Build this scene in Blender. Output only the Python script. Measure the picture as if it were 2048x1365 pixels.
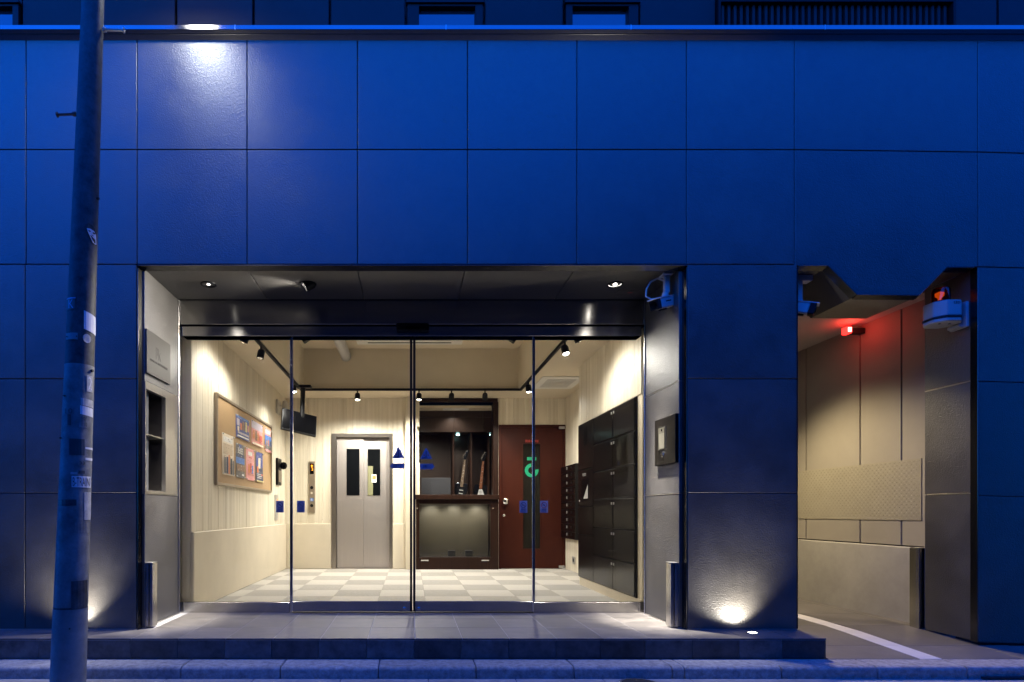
import bpy, bmesh, math, random
from mathutils import Vector, Matrix
R = math.radians
rnd = random.Random(7)
for o in list(bpy.data.objects): bpy.data.objects.remove(o)
sc = bpy.context.scene
COL = sc.collection

# ------------------------------------------------------------------ camera
F, CX, CY, D, H = 1147.5, 822.0, 1025.0, 4.5, 0.92      # focal (px of a 2048 frame), principal point, distance, eye height
cam = bpy.data.cameras.new('camera'); cam_o = bpy.data.objects.new('camera', cam); COL.objects.link(cam_o)
cam_o.location = (0, -D, H); cam_o.rotation_euler = (R(90), 0, 0)
cam.sensor_width = 36; cam.lens = 36*F/2048
cam.shift_x = (1024-CX)/2048; cam.shift_y = (CY-682.5)/2048
cam.clip_start = 0.05; cam.clip_end = 1000
sc.camera = cam_o

# ------------------------------------------------------------------ sky (dusk, no sun: it is below the horizon)
w = bpy.data.worlds.new('World'); sc.world = w; w.use_nodes = True
nt = w.node_tree; nt.nodes.clear()
out = nt.nodes.new('ShaderNodeOutputWorld'); bg = nt.nodes.new('ShaderNodeBackground')
sky = nt.nodes.new('ShaderNodeTexSky'); sky.sky_type = 'NISHITA'; sky.sun_disc = False
sky.sun_elevation = R(9); sky.sun_rotation = R(200); sky.altitude = 0; sky.air_density = 1.0; sky.dust_density = 0.3; sky.ozone_density = 4.0
mul = nt.nodes.new('ShaderNodeMix'); mul.data_type = 'RGBA'; mul.blend_type = 'MULTIPLY'; mul.inputs[0].default_value = 1
mul.inputs[7].default_value = (0.015, 0.27, 1.10, 1)        # white balance for the lamps: the sky goes deep blue
nt.links.new(sky.outputs[0], mul.inputs[6]); nt.links.new(mul.outputs[2], bg.inputs[0])
bg.inputs[1].default_value = 0.15
nt.links.new(bg.outputs[0], out.inputs[0])

sc.view_settings.view_transform = 'Standard'; sc.view_settings.look = 'None'
EXPO = 3.0
sc.view_settings.exposure = EXPO; sc.view_settings.gamma = 1.0; sc.view_settings.use_curve_mapping = False
sc.render.engine = 'CYCLES'
cy = sc.cycles
cy.use_denoising = True; cy.max_bounces = 9; cy.diffuse_bounces = 5; cy.glossy_bounces = 4; cy.transparent_max_bounces = 12
cy.sample_clamp_indirect = 4.0; cy.blur_glossy = 0.5; cy.caustics_refractive = False

LAMP = 2.0**-EXPO    # scale on every lamp

# ------------------------------------------------------------------ materials
def mat(name, col, rough=0.5, metal=0.0, spec=0.5, var=0.0, vscale=3.0, rand=0.0, bump=0.0, bscale=60.0, bdist=0.004,
        grain=None, col2=None, emit=None, estr=0.0, rvar=0.0, bump2=0.0, b2scale=8.0, coat=0.0, detail=4.0, aniso=0.0, tang=(0, 0, 1)):
    m = bpy.data.materials.new(name); m.use_nodes = True
    t = m.node_tree; p = t.nodes['Principled BSDF']; L = t.links
    p.inputs['Base Color'].default_value = (*col, 1); p.inputs['Roughness'].default_value = rough
    p.inputs['Metallic'].default_value = metal; p.inputs['Specular IOR Level'].default_value = spec
    if aniso:
        p.inputs['Anisotropic'].default_value = aniso
        tv_ = t.nodes.new('ShaderNodeCombineXYZ')
        for i in range(3): tv_.inputs[i].default_value = tang[i]
        L.new(tv_.outputs[0], p.inputs['Tangent'])
    if coat: p.inputs['Coat Weight'].default_value = coat; p.inputs['Coat Roughness'].default_value = 0.08
    if emit:
        p.inputs['Emission Color'].default_value = (*emit, 1); p.inputs['Emission Strength'].default_value = estr*LAMP
    if not (var or rand or bump or bump2 or rvar): return m
    geo = t.nodes.new('ShaderNodeNewGeometry'); oi = t.nodes.new('ShaderNodeObjectInfo')
    off = t.nodes.new('ShaderNodeVectorMath'); off.operation = 'MULTIPLY_ADD'
    cmb = t.nodes.new('ShaderNodeCombineXYZ')
    for i in range(3): L.new(oi.outputs['Random'], cmb.inputs[i])
    L.new(cmb.outputs[0], off.inputs[0]); off.inputs[1].default_value = (17, 31, 9); L.new(geo.outputs['Position'], off.inputs[2])
    mp = t.nodes.new('ShaderNodeMapping'); L.new(off.outputs[0], mp.inputs['Vector'])
    if grain: mp.inputs['Scale'].default_value = grain
    def noise(scale, det=4.0, rg=0.55):
        n = t.nodes.new('ShaderNodeTexNoise'); n.inputs['Scale'].default_value = scale; n.inputs['Detail'].default_value = det
        n.inputs['Roughness'].default_value = rg; L.new(mp.outputs[0], n.inputs['Vector']); return n
    if var or rand:
        n = noise(vscale, detail, 0.68)
        rmp = t.nodes.new('ShaderNodeMapRange'); rmp.inputs[1].default_value = 0.3; rmp.inputs[2].default_value = 0.7
        L.new(n.outputs['Fac'], rmp.inputs[0])
        mx = t.nodes.new('ShaderNodeMix'); mx.data_type = 'RGBA'; L.new(rmp.outputs[0], mx.inputs[0])
        c2 = col2 or tuple(c*(1+var) for c in col)
        c1 = col if col2 else tuple(c*(1-var) for c in col)
        mx.inputs[6].default_value = (*c1, 1); mx.inputs[7].default_value = (*c2, 1)
        src = mx.outputs[2]
        if rand:
            r2 = t.nodes.new('ShaderNodeMapRange'); L.new(oi.outputs['Random'], r2.inputs[0])
            r2.inputs[3].default_value = 1-rand; r2.inputs[4].default_value = 1+rand
            vm = t.nodes.new('ShaderNodeVectorMath'); vm.operation = 'SCALE'; L.new(src, vm.inputs[0]); L.new(r2.outputs[0], vm.inputs['Scale'])
            src = vm.outputs[0]
        L.new(src, p.inputs['Base Color'])
        if rvar:
            r3 = t.nodes.new('ShaderNodeMapRange'); L.new(n.outputs['Fac'], r3.inputs[0])
            r3.inputs[1].default_value = 0.3; r3.inputs[2].default_value = 0.7
            r3.inputs[3].default_value = rough-rvar; r3.inputs[4].default_value = rough+rvar; L.new(r3.outputs[0], p.inputs['Roughness'])
    prev = None
    for s, sca in ((bump, bscale), (bump2, b2scale)):
        if not s: continue
        n = noise(sca, 3.0); b = t.nodes.new('ShaderNodeBump'); b.inputs['Strength'].default_value = s; b.inputs['Distance'].default_value = bdist
        L.new(n.outputs['Fac'], b.inputs['Height'])
        if prev: L.new(prev, b.inputs['Normal'])
        prev = b.outputs[0]
    if prev: L.new(prev, p.inputs['Normal'])
    return m

def glass_mat(name, tint=(0.97, 0.98, 0.97), gl=1.0):
    m = bpy.data.materials.new(name); m.use_nodes = True; t = m.node_tree; t.nodes.clear(); L = t.links
    o = t.nodes.new('ShaderNodeOutputMaterial'); mx = t.nodes.new('ShaderNodeMixShader')
    tr = t.nodes.new('ShaderNodeBsdfTransparent'); tr.inputs[0].default_value = (*tint, 1)
    g = t.nodes.new('ShaderNodeBsdfGlossy'); g.inputs['Roughness'].default_value = 0.0
    g.inputs[0].default_value = (gl, gl, gl, 1)
    fr = t.nodes.new('ShaderNodeFresnel'); fr.inputs[0].default_value = 1.4
    L.new(fr.outputs[0], mx.inputs[0]); L.new(tr.outputs[0], mx.inputs[1]); L.new(g.outputs[0], mx.inputs[2]); L.new(mx.outputs[0], o.inputs[0])
    return m

M = {}
M['tile'] = mat('dark_leathered_tile', (0.058, 0.054, 0.049), 0.39, spec=0.95, var=0.30, vscale=2.6, rand=0.15, bump=0.5, bscale=112, bdist=0.006, rvar=0.07, bump2=0.12, b2scale=7, detail=6)
M['tile_in'] = M['tile']
M['backing'] = mat('dark_backing', (0.05, 0.05, 0.052), 0.9)
M['niche_dark'] = mat('dark_glossy_lining', (0.10, 0.09, 0.08), 0.2, 0.8, var=0.1)
M['joint'] = mat('grout', (0.34, 0.33, 0.32), 0.8, var=0.2, vscale=8)
M['steel'] = mat('brushed_stainless', (0.50, 0.485, 0.465), 0.24, 1.0, var=0.06, vscale=3, grain=(0.4, 0.4, 8), aniso=0.85)
M['steel_soft'] = mat('satin_stainless', (0.52, 0.50, 0.47), 0.34, 1.0, var=0.06, vscale=6, bump=0.06, bscale=12, bdist=0.002, grain=(30, 30, 0.4))
M['trim'] = mat('dark_edge_trim', (0.09, 0.088, 0.085), 0.25, 1.0, var=0.05)
M['chrome'] = mat('polished_steel', (0.72, 0.71, 0.69), 0.10, 1.0)
M['cornice'] = mat('coated_steel_flashing', (0.22, 0.22, 0.22), 0.16, 1.0, var=0.05, vscale=2)
M['siding'] = mat('matt_dark_siding', (0.016, 0.015, 0.018), 0.65, spec=0.25, var=0.15, vscale=1.2, rand=0.1)
M['louver'] = mat('dark_louver_metal', (0.006, 0.006, 0.007), 0.6, spec=0.15, var=0.1)
M['winframe'] = mat('dark_window_frame', (0.007, 0.007, 0.008), 0.5, spec=0.2, var=0.1)
M['winglass'] = mat('dark_window_glass', (0.02, 0.022, 0.025), 0.03, spec=1.3)
M['glass'] = glass_mat('clear_glass')
M['porch'] = mat('grey_porcelain_tile', (0.075, 0.068, 0.062), 0.50, col2=(0.185, 0.166, 0.145), var=0.5, vscale=5.0, rand=0.13, bump=0.10, bscale=60, rvar=0.08, detail=7, grain=(1, 2.2, 1))
M['riser'] = mat('dark_riser_tile', (0.085, 0.08, 0.076), 0.5, var=0.55, vscale=9, rand=0.5, bump=0.1, bscale=60)
M['kerb'] = mat('kerb_concrete', (0.30, 0.295, 0.28), 0.85, var=0.45, vscale=26, rand=0.10, bump=0.8, bscale=70, detail=8)
M['asphalt'] = mat('asphalt', (0.05, 0.05, 0.05), 0.85, var=0.3, vscale=40, bump=0.6, bscale=160)
M['gutter'] = mat('gutter_concrete', (0.30, 0.295, 0.28), 0.85, var=0.2, vscale=6, bump=0.3, bscale=120)
M['drive'] = mat('driveway_stone', (0.135, 0.125, 0.112), 0.5, var=0.35, vscale=2.4, rand=0.10, bump=0.2, bscale=70, detail=7, rvar=0.06)
M['white_strip'] = mat('white_paving', (0.62, 0.60, 0.56), 0.6, var=0.08, vscale=9, rand=0.04, bump=0.1)
M['concrete'] = mat('smooth_concrete', (0.36, 0.345, 0.31), 0.62, var=0.16, vscale=2.2, bump=0.12, bscale=30, detail=8)
M['drivewall'] = mat('driveway_wall_panel', (0.30, 0.275, 0.235), 0.6, var=0.06, vscale=2, rand=0.03)
M['plate'] = mat('painted_chequer_plate', (0.30, 0.275, 0.215), 0.45, var=0.06, vscale=5)
M['driveceil'] = mat('driveway_ceiling_board', (0.48, 0.455, 0.42), 0.7, var=0.05)
M['cream'] = mat('cream_paint', (0.60, 0.53, 0.40), 0.6, var=0.05, vscale=2.2, bump=0.06, bscale=25)
M['cream_ceil'] = mat('cream_ceiling', (0.58, 0.50, 0.375), 0.7, var=0.04, vscale=2)
M['dado'] = mat('beige_plaster', (0.61, 0.54, 0.42), 0.55, var=0.07, vscale=2.4, bump=0.1, bscale=30, detail=7)
M['board'] = mat('board_marked_cream', (0.55, 0.48, 0.36), 0.45, col2=(0.74, 0.68, 0.56), var=0.1, vscale=1.0, rand=0.07, bump=0.8, bscale=1.2, bdist=0.008, grain=(20, 20, 0.5), detail=6)
M['carpet_l'] = mat('pale_carpet', (0.44, 0.41, 0.365), 0.95, var=0.08, vscale=70, rand=0.03, bump=0.4, bscale=220)
M['carpet_d'] = mat('grey_carpet', (0.315, 0.298, 0.265), 0.95, var=0.22, vscale=75, rand=0.04, bump=0.4, bscale=220)
M['black'] = mat('black_plastic', (0.006, 0.006, 0.0065), 0.45, spec=0.18, var=0.1)
M['blackm'] = mat('matt_black_metal', (0.007, 0.0065, 0.0065), 0.55, spec=0.15, var=0.1)
M['black_gloss'] = mat('black_screen', (0.002, 0.002, 0.0024), 0.25, spec=0.05)
M['locker'] = mat('black_locker_metal', (0.0042, 0.0032, 0.0026), 0.20, var=0.12, vscale=3, spec=0.32)
M['rubber'] = mat('rubber', (0.015, 0.015, 0.015), 0.8)
M['walnut'] = mat('dark_walnut', (0.021, 0.0095, 0.006), 0.38, spec=0.15, var=0.3, vscale=1.5, grain=(30, 30, 1.5), bump=0.05)
M['cabinet'] = mat('brown_cabinet_laminate', (0.040, 0.026, 0.021), 0.30, spec=0.3, var=0.12, vscale=2, rand=0.04, grain=(20, 20, 1))
M['reddoor'] = mat('red_brown_painted_steel', (0.046, 0.0105, 0.0052), 0.42, spec=0.12, var=0.14, vscale=3, bump=0.05, bscale=30)
M['white'] = mat('white_plastic', (0.60, 0.59, 0.565), 0.4, var=0.03)
M['offwhite'] = mat('grey_white_plastic', (0.42, 0.41, 0.395), 0.45, var=0.04)
M['silver'] = mat('silver_paint', (0.5, 0.49, 0.47), 0.35, 0.6, var=0.04)
M['dgrey'] = mat('dark_grey_plastic', (0.026, 0.026, 0.029), 0.5, spec=0.2, var=0.05)
M['bronze'] = mat('dark_bronze_plate', (0.0035, 0.0026, 0.002), 0.42, 0.0, spec=0.15, var=0.1)
M['nameplate'] = mat('etched_steel_plate', (0.030, 0.027, 0.023), 0.5, 0.0, var=0.06, vscale=4, bump=0.05, bscale=12, grain=(20, 20, 0.5))
M['ink'] = mat('black_ink', (0.02, 0.018, 0.017), 0.6)
M['cork'] = mat('tan_cork_board', (0.37, 0.24, 0.12), 0.8, var=0.08, vscale=60, bump=0.3, bscale=180)
M['boardframe'] = mat('bronze_aluminium_frame', (0.33, 0.27, 0.20), 0.4, 0.7, var=0.05)
M['lens'] = mat('lamp_lens_lit', (0.9, 0.9, 0.85), 0.3, emit=(1, 0.95, 0.86), estr=60.0)
M['lens_dim'] = mat('reflector_lit', (0.9, 0.9, 0.85), 0.2, emit=(1, 0.95, 0.86), estr=6.0)
M['lens_ground'] = mat('ground_lens_lit', (0.9, 0.9, 0.85), 0.3, emit=(1, 0.95, 0.84), estr=25.0)
M['reflector'] = mat('faceted_reflector', (0.75, 0.74, 0.72), 0.12, 1.0)
M['tealed'] = mat('teal_led', (0.8, 0.9, 0.9), 0.3, emit=(0.55, 1.0, 0.95), estr=12.0)
M['redlens'] = mat('red_lamp_lens', (0.8, 0.1, 0.08), 0.3, emit=(1.0, 0.015, 0.012), estr=6.0)
M['redcore'] = mat('red_lamp_core', (0.9, 0.6, 0.6), 0.3, emit=(1.0, 0.40, 0.36), estr=5.0)
M['amber'] = mat('amber_bulb', (0.8, 0.4, 0.05), 0.3, emit=(1.0, 0.62, 0.05), estr=0.45)
M['orange'] = mat('orange_led', (0.8, 0.3, 0.02), 0.4, emit=(1.0, 0.26, 0.02), estr=3.0)
M['reddome'] = glass_mat('red_dome', (0.95, 0.16, 0.10))
M['pole'] = mat('weathered_pole_steel', (0.055, 0.053, 0.053), 0.6, spec=0.25, var=0.65, vscale=16, bump=0.25, bscale=40, detail=8, rvar=0.1, grain=(1, 1, 0.8))
M['wrap'] = mat('pale_pole_sheet', (0.17, 0.166, 0.16), 0.6, spec=0.25, var=0.45, vscale=10, bump=0.2, bscale=30, detail=8)
M['wrap2'] = mat('pale_pole_paint', (0.21, 0.206, 0.20), 0.6, spec=0.25, var=0.28, vscale=7, bump=0.2, bscale=30, detail=8)
M['paper'] = mat('white_paper', (0.62, 0.60, 0.60), 0.7, var=0.07, vscale=12)
M['oldpaper'] = mat('worn_paper', (0.40, 0.38, 0.35), 0.8, var=0.25, vscale=25)
M['darkpaper'] = mat('dark_sticker', (0.05, 0.048, 0.046), 0.5, var=0.2, vscale=12)
M['sticker'] = mat('pale_blue_sticker', (0.22, 0.24, 0.34), 0.5, var=0.06)
M['sticker_ink'] = mat('sticker_ink', (0.05, 0.045, 0.09), 0.5)
M['sticker_red'] = mat('sticker_red', (0.26, 0.05, 0.06), 0.5)
M['elevframe'] = mat('elevator_frame_steel', (0.30, 0.27, 0.245), 0.3, 0.9, var=0.05, aniso=0.7, tang=(1, 0, 0))
M['screen'] = mat('olive_screen_frame', (0.045, 0.042, 0.03), 0.4)
M['screen2'] = mat('pale_screen', (0.085, 0.08, 0.06), 0.3)
M['cabin'] = mat('lit_cabin_paint', (0.17, 0.165, 0.085), 0.5, var=0.1)
M['green'] = mat('green_vinyl', (0.0, 0.33, 0.16), 0.4, var=0.05)
M['redtext'] = mat('red_vinyl', (0.50, 0.035, 0.025), 0.5)
M['doorglass'] = mat('smoked_door_glass', (0.008, 0.007, 0.005), 0.1, spec=0.2)
M['elevglass'] = mat('wired_dark_glass', (0.004, 0.0045, 0.005), 0.12, spec=0.2)
M['elevdoor'] = mat('elevator_stainless', (0.50, 0.455, 0.425), 0.42, 0.85, var=0.05, vscale=5, grain=(24, 24, 0.4), bump=0.04, bscale=10)
M['peg'] = mat('pegboard', (0.13, 0.108, 0.072), 0.6, var=0.08, vscale=6)
M['blackgloss'] = mat('black_lacquer', (0.008, 0.008, 0.009), 0.10, coat=0.5)
M['rosewood'] = mat('rosewood', (0.13, 0.085, 0.05), 0.5, var=0.25, vscale=4)
M['brownneck'] = mat('brown_fretboard', (0.22, 0.075, 0.03), 0.45, var=0.2, vscale=4)
for nm, c in dict(p_blue=(0.06, 0.08, 0.28), p_navy=(0.035, 0.045, 0.10), p_sky=(0.07, 0.18, 0.5), p_pink=(0.70, 0.30, 0.29), p_rose=(0.55, 0.22, 0.19),
                  p_beige=(0.52, 0.40, 0.28), p_brown=(0.25, 0.14, 0.08), p_grey=(0.13, 0.12, 0.115), p_cream=(0.72, 0.62, 0.48), p_orange=(0.62, 0.20, 0.06),
                  p_lilac=(0.47, 0.42, 0.50), p_white=(0.72, 0.70, 0.68), p_yellow=(0.65, 0.55, 0.25), p_red=(0.5, 0.07, 0.06), p_black=(0.03, 0.03, 0.035)).items():
    M[nm] = mat('poster_'+nm[2:], c, 0.5, var=0.12, vscale=25)

# ------------------------------------------------------------------ mesh helpers
def XS(px, Y): return (px-CX)/F*(Y+D)
def ZS(py, Y): return H+(CY-py)/F*(Y+D)
ORG = {}
def frame(O, U, V, N):
    m = Matrix.Identity(4)
    for i, a in enumerate((U, V, N)):
        for j in range(3): m[j][i] = a[j]
    for j in range(3): m[j][3] = O[j]
    return m
XP, YP, ZP = Vector((1, 0, 0)), Vector((0, 1, 0)), Vector((0, 0, 1))
def on_left(Y, z, x):  return frame((x, Y, z), YP, ZP, XP)       # a wall that faces +X
def on_right(Y, z, x): return frame((x, Y, z), -YP, ZP, -XP)     # a wall that faces -X
def on_front(x, z, Y): return frame((x, Y, z), XP, ZP, -YP)      # a wall that faces the street

class MB:
    def __init__(s, T=None): s.v = []; s.f = []; s.T = T or Matrix.Identity(4)
    def add(s, vs, fs):
        n = len(s.v); s.v += [s.T @ Vector(p) for p in vs]; s.f += [[i+n for i in f] for f in fs]; return s
    def box(s, x0, x1, y0, y1, z0, z1):
        return s.add([(x0,y0,z0),(x1,y0,z0),(x1,y1,z0),(x0,y1,z0),(x0,y0,z1),(x1,y0,z1),(x1,y1,z1),(x0,y1,z1)],
                     [(0,3,2,1),(4,5,6,7),(0,1,5,4),(1,2,6,5),(2,3,7,6),(3,0,4,7)])
    def prism(s, poly, axis, a0, a1):
        def P(u, v, a): return (u, a, v) if axis == 'y' else (a, u, v) if axis == 'x' else (u, v, a)
        n = len(poly)
        return s.add([P(u, v, a0) for u, v in poly]+[P(u, v, a1) for u, v in poly],
                     [list(range(n)), list(range(2*n-1, n-1, -1))]+[(i, (i+1) % n, n+(i+1) % n, n+i) for i in range(n)])
    def cyl(s, p0, p1, r0, r1=None, n=16):
        p0, p1 = Vector(p0), Vector(p1); r1 = r0 if r1 is None else r1
        ax = (p1-p0).normalized(); u = ax.orthogonal().normalized(); v = ax.cross(u)
        ring = lambda p, r: [p+(u*math.cos(2*math.pi*i/n)+v*math.sin(2*math.pi*i/n))*r for i in range(n)]
        return s.add(ring(p0, r0)+ring(p1, r1), [list(range(n-1, -1, -1)), list(range(n, 2*n))]+[(i, (i+1) % n, n+(i+1) % n, n+i) for i in range(n)])
    def lathe(s, p0, p1, prof, n=20):
        """profile [(radius, distance along p0->p1)], closed at both ends"""
        p0, p1 = Vector(p0), Vector(p1); ax = (p1-p0).normalized(); u = ax.orthogonal().normalized(); v = ax.cross(u)
        vs = []; fs = []
        for r, h in prof: vs += [p0+ax*h+(u*math.cos(2*math.pi*i/n)+v*math.sin(2*math.pi*i/n))*r for i in range(n)]
        for k in range(len(prof)-1): fs += [(k*n+i, k*n+(i+1) % n, (k+1)*n+(i+1) % n, (k+1)*n+i) for i in range(n)]
        fs += [list(range(n-1, -1, -1)), list(range((len(prof)-1)*n, len(prof)*n))]
        return s.add(vs, fs)
    def tube(s, pts, r, n=8):
        pts = [Vector(p) for p in pts]; vs = []; fs = []; up = None
        for k, p in enumerate(pts):
            t = (pts[min(k+1, len(pts)-1)]-pts[max(k-1, 0)]).normalized()
            u = (up-t*up.dot(t)).normalized() if up else t.orthogonal().normalized(); up = u; v = t.cross(u)
            vs += [p+(u*math.cos(2*math.pi*i/n)+v*math.sin(2*math.pi*i/n))*r for i in range(n)]
        for k in range(len(pts)-1): fs += [(k*n+i, k*n+(i+1) % n, (k+1)*n+(i+1) % n, (k+1)*n+i) for i in range(n)]
        fs += [list(range(n-1, -1, -1)), list(range((len(pts)-1)*n, len(pts)*n))]
        return s.add(vs, fs)
    def ring(s, c, r0, r1, h0, h1, n=24, a0=0.0, a1=2*math.pi):
        """annulus in the local XY plane round c, from z=h0 to h1"""
        full = abs(a1-a0-2*math.pi) < 1e-6; k = n if full else n+1
        vs = []
        for i in range(k):
            a = a0+(a1-a0)*i/n; ca, sa = math.cos(a), math.sin(a)
            vs += [(c[0]+r0*ca, c[1]+r0*sa, h0), (c[0]+r1*ca, c[1]+r1*sa, h0), (c[0]+r1*ca, c[1]+r1*sa, h1), (c[0]+r0*ca, c[1]+r0*sa, h1)]
        fs = []
        for i in range(n):
            a = i*4; b = ((i+1) % k)*4
            fs += [(a, b, b+1, a+1), (a+1, b+1, b+2, a+2), (a+2, b+2, b+3, a+3), (a+3, b+3, b, a)]
        if not full: fs += [(0, 1, 2, 3), (4*n+3, 4*n+2, 4*n+1, 4*n)]
        return s.add(vs, fs)
    def build(s, name, m, parent=None, bevel=0.0, smooth=False, label=None, seg=1):
        org = Vector(ORG.get(parent.name, (0, 0, 0))) if parent else Vector((0, 0, 0))
        me = bpy.data.meshes.new(name); me.from_pydata([v-org for v in s.v], [], s.f); me.update()
        bm = bmesh.new(); bm.from_mesh(me)
        bmesh.ops.recalc_face_normals(bm, faces=bm.faces)
        if bevel: bmesh.ops.bevel(bm, geom=[e for e in bm.edges if e.is_manifold and e.calc_face_angle(0) > 0.35], offset=bevel, segments=seg, affect='EDGES', profile=0.6, clamp_overlap=True)
        if smooth:
            for f in bm.faces: f.smooth = True
            for e in bm.edges: e.smooth = not (len(e.link_faces) == 2 and e.calc_face_angle(0) > 0.65)
        bm.to_mesh(me); bm.free()
        me.materials.append(M[m] if isinstance(m, str) else m)
        o = bpy.data.objects.new(name, me); COL.objects.link(o)
        if parent: o.parent = parent; ORG[o.name] = tuple(org)
        else: ORG[o.name] = (0, 0, 0)
        if label: o['label'] = label
        return o

def thing(name, label, cat, loc=(0, 0, 0), group=None):
    o = bpy.data.objects.new(name, None); COL.objects.link(o); o.location = loc; o.empty_display_size = 0.05
    ORG[o.name] = tuple(loc); o['label'] = label; o['category'] = cat
    if group: o['group'] = group
    return o
def struct(name, label=None, loc=(0, 0, 0)):
    o = bpy.data.objects.new(name, None); COL.objects.link(o); o.location = loc; o.empty_display_size = 0.05
    ORG[o.name] = tuple(loc); o['kind'] = 'structure'
    if label: o['label'] = label
    return o
PIECES = {}
def piece(name, m, parent, x0, x1, y0, y1, z0, z1, bevel=0.003):
    """a bevelled block; blocks of one size and material share their mesh"""
    c = Vector(((x0+x1)/2, (y0+y1)/2, (z0+z1)/2)); hx, hy, hz = (x1-x0)/2, (y1-y0)/2, (z1-z0)/2
    key = (name, m, round(hx, 4), round(hy, 4), round(hz, 4))
    if key not in PIECES:
        o = MB().box(-hx, hx, -hy, hy, -hz, hz).build(name, m, None, bevel); PIECES[key] = o.data
    else:
        o = bpy.data.objects.new(name, PIECES[key]); COL.objects.link(o)
    o.parent = parent; o.location = c-Vector(ORG[parent.name]); ORG[o.name] = tuple(ORG[parent.name]); return o
def copy_tree(o, parent=None):
    c = o.copy(); COL.objects.link(c)
    if parent: c.parent = parent
    for ch in [x for x in bpy.data.objects if x.parent == o]: copy_tree(ch, c)
    return c
def spot(name, parent, loc, target, power, col=(1, 0.945, 0.855), deg=70, blend=0.6, rad=0.03):
    l = bpy.data.lights.new(name, 'SPOT'); l.energy = power*LAMP; l.color = col; l.spot_size = R(deg); l.spot_blend = blend; l.shadow_soft_size = rad
    o = bpy.data.objects.new(name, l); COL.objects.link(o)
    org = Vector(ORG.get(parent.name, (0, 0, 0))) if parent else Vector((0, 0, 0))
    o.location = Vector(loc)-org; d = Vector(target)-Vector(loc); o.rotation_euler = d.to_track_quat('-Z', 'Y').to_euler()
    if parent: o.parent = parent
    return o
def point(name, parent, loc, power, col, rad=0.03):
    l = bpy.data.lights.new(name, 'POINT'); l.energy = power*LAMP; l.color = col; l.shadow_soft_size = rad
    o = bpy.data.objects.new(name, l); COL.objects.link(o)
    o.location = Vector(loc)-Vector(ORG[parent.name]); o.parent = parent; return o
def text_data(s, size, depth=0.0006):
    cu = bpy.data.curves.new('t', 'FONT'); cu.body = s; cu.size = size; cu.align_x = 'CENTER'; cu.align_y = 'CENTER'; cu.resolution_u = 2; cu.extrude = depth
    o = bpy.data.objects.new('t', cu); COL.objects.link(o); dg = bpy.context.evaluated_depsgraph_get()
    me = bpy.data.meshes.new_from_object(o.evaluated_get(dg)); vs = [v.co.copy() for v in me.vertices]; fs = [list(p.vertices) for p in me.polygons]
    bpy.data.objects.remove(o); bpy.data.curves.remove(cu); bpy.data.meshes.remove(me); return vs, fs
def text(name, s, size, T, m, parent, width=None, depth=0.0006, label=None):
    vs, fs = text_data(s, size, depth)
    if not vs: return None
    if width:
        w0 = max(v.x for v in vs)-min(v.x for v in vs); k = width/w0
        for v in vs: v.x *= k
    b = MB(T); b.add([(v.x, v.y, v.z+depth) for v in vs], fs)
    return b.build(name, m, parent, label=label)

# ================================================================== GROUND
b = MB(); b.box(-150, 150, -150, 150, -0.35, -0.232); road = b.build('road', 'asphalt'); road['kind'] = 'structure'
gutter = struct('gutter')
for i in range(-14, 16):
    piece('gutter_slab', 'gutter', gutter, i*0.6+0.12, i*0.6+0.717, -1.05, -0.545, -0.26, -0.2275, 0.004)
kerb = struct('kerb')
KP = [-235, -36, 164, 362, 561, 757, 952, 1148, 1344, 1369, 1562, 1754, 1933, 2130, 2330]
for a, c in zip(KP, KP[1:]):
    x0, x1 = XS(a, -0.53)+0.003, XS(c, -0.53)-0.003
    poly = [(-0.332, -0.4), (-0.332, -0.147), (-0.50, -0.147), (-0.525, -0.152), (-0.538, -0.166), (-0.545, -0.4)]
    MB().prism(poly, 'x', x0, x1).build('kerb_stone', 'kerb', kerb, bevel=0.005)
# porch slab, its tiles and risers
porch = struct('porch')
MB().box(-8, 3.018, -0.308, 0.86, -0.40, -0.0018).build('tile_bed', 'joint', porch)
tx = [-2.04+0.345*i for i in range(-9, 15)]
tx = [t for t in tx if t < 2.9]+[3.03]
for a, c in zip(tx, tx[1:]):
    for y0, y1 in ((-0.32, 0.07), (0.07, 0.46), (0.46, 0.86)):
        if y0 > 0 and (a < -2.3 or c > 2.6): continue
        piece('floor_tile', 'porch', porch, a+0.0025, c-0.0025, y0+0.0025, y1-0.0025, -0.012, 0.0, 0.0012)
rx = [XS(p, -0.32) for p in (-205, -110, -16, 78, 172, 262, 355, 449, 543, 637, 733, 828, 922, 1017, 1112, 1200, 1290, 1384, 1478, 1565, 1652)]
for a, c in zip(rx, rx[1:]):
    piece('riser_tile', 'riser', porch, a+0.0015, c-0.0015, -0.322, -0.309, -0.146, -0.0135, 0.0015)
for a, c in ((-0.322, 0.0),):
    piece('riser_tile', 'riser', porch, 3.019, 3.030, a+0.014, c, -0.146, -0.0135, 0.0015)
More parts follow.
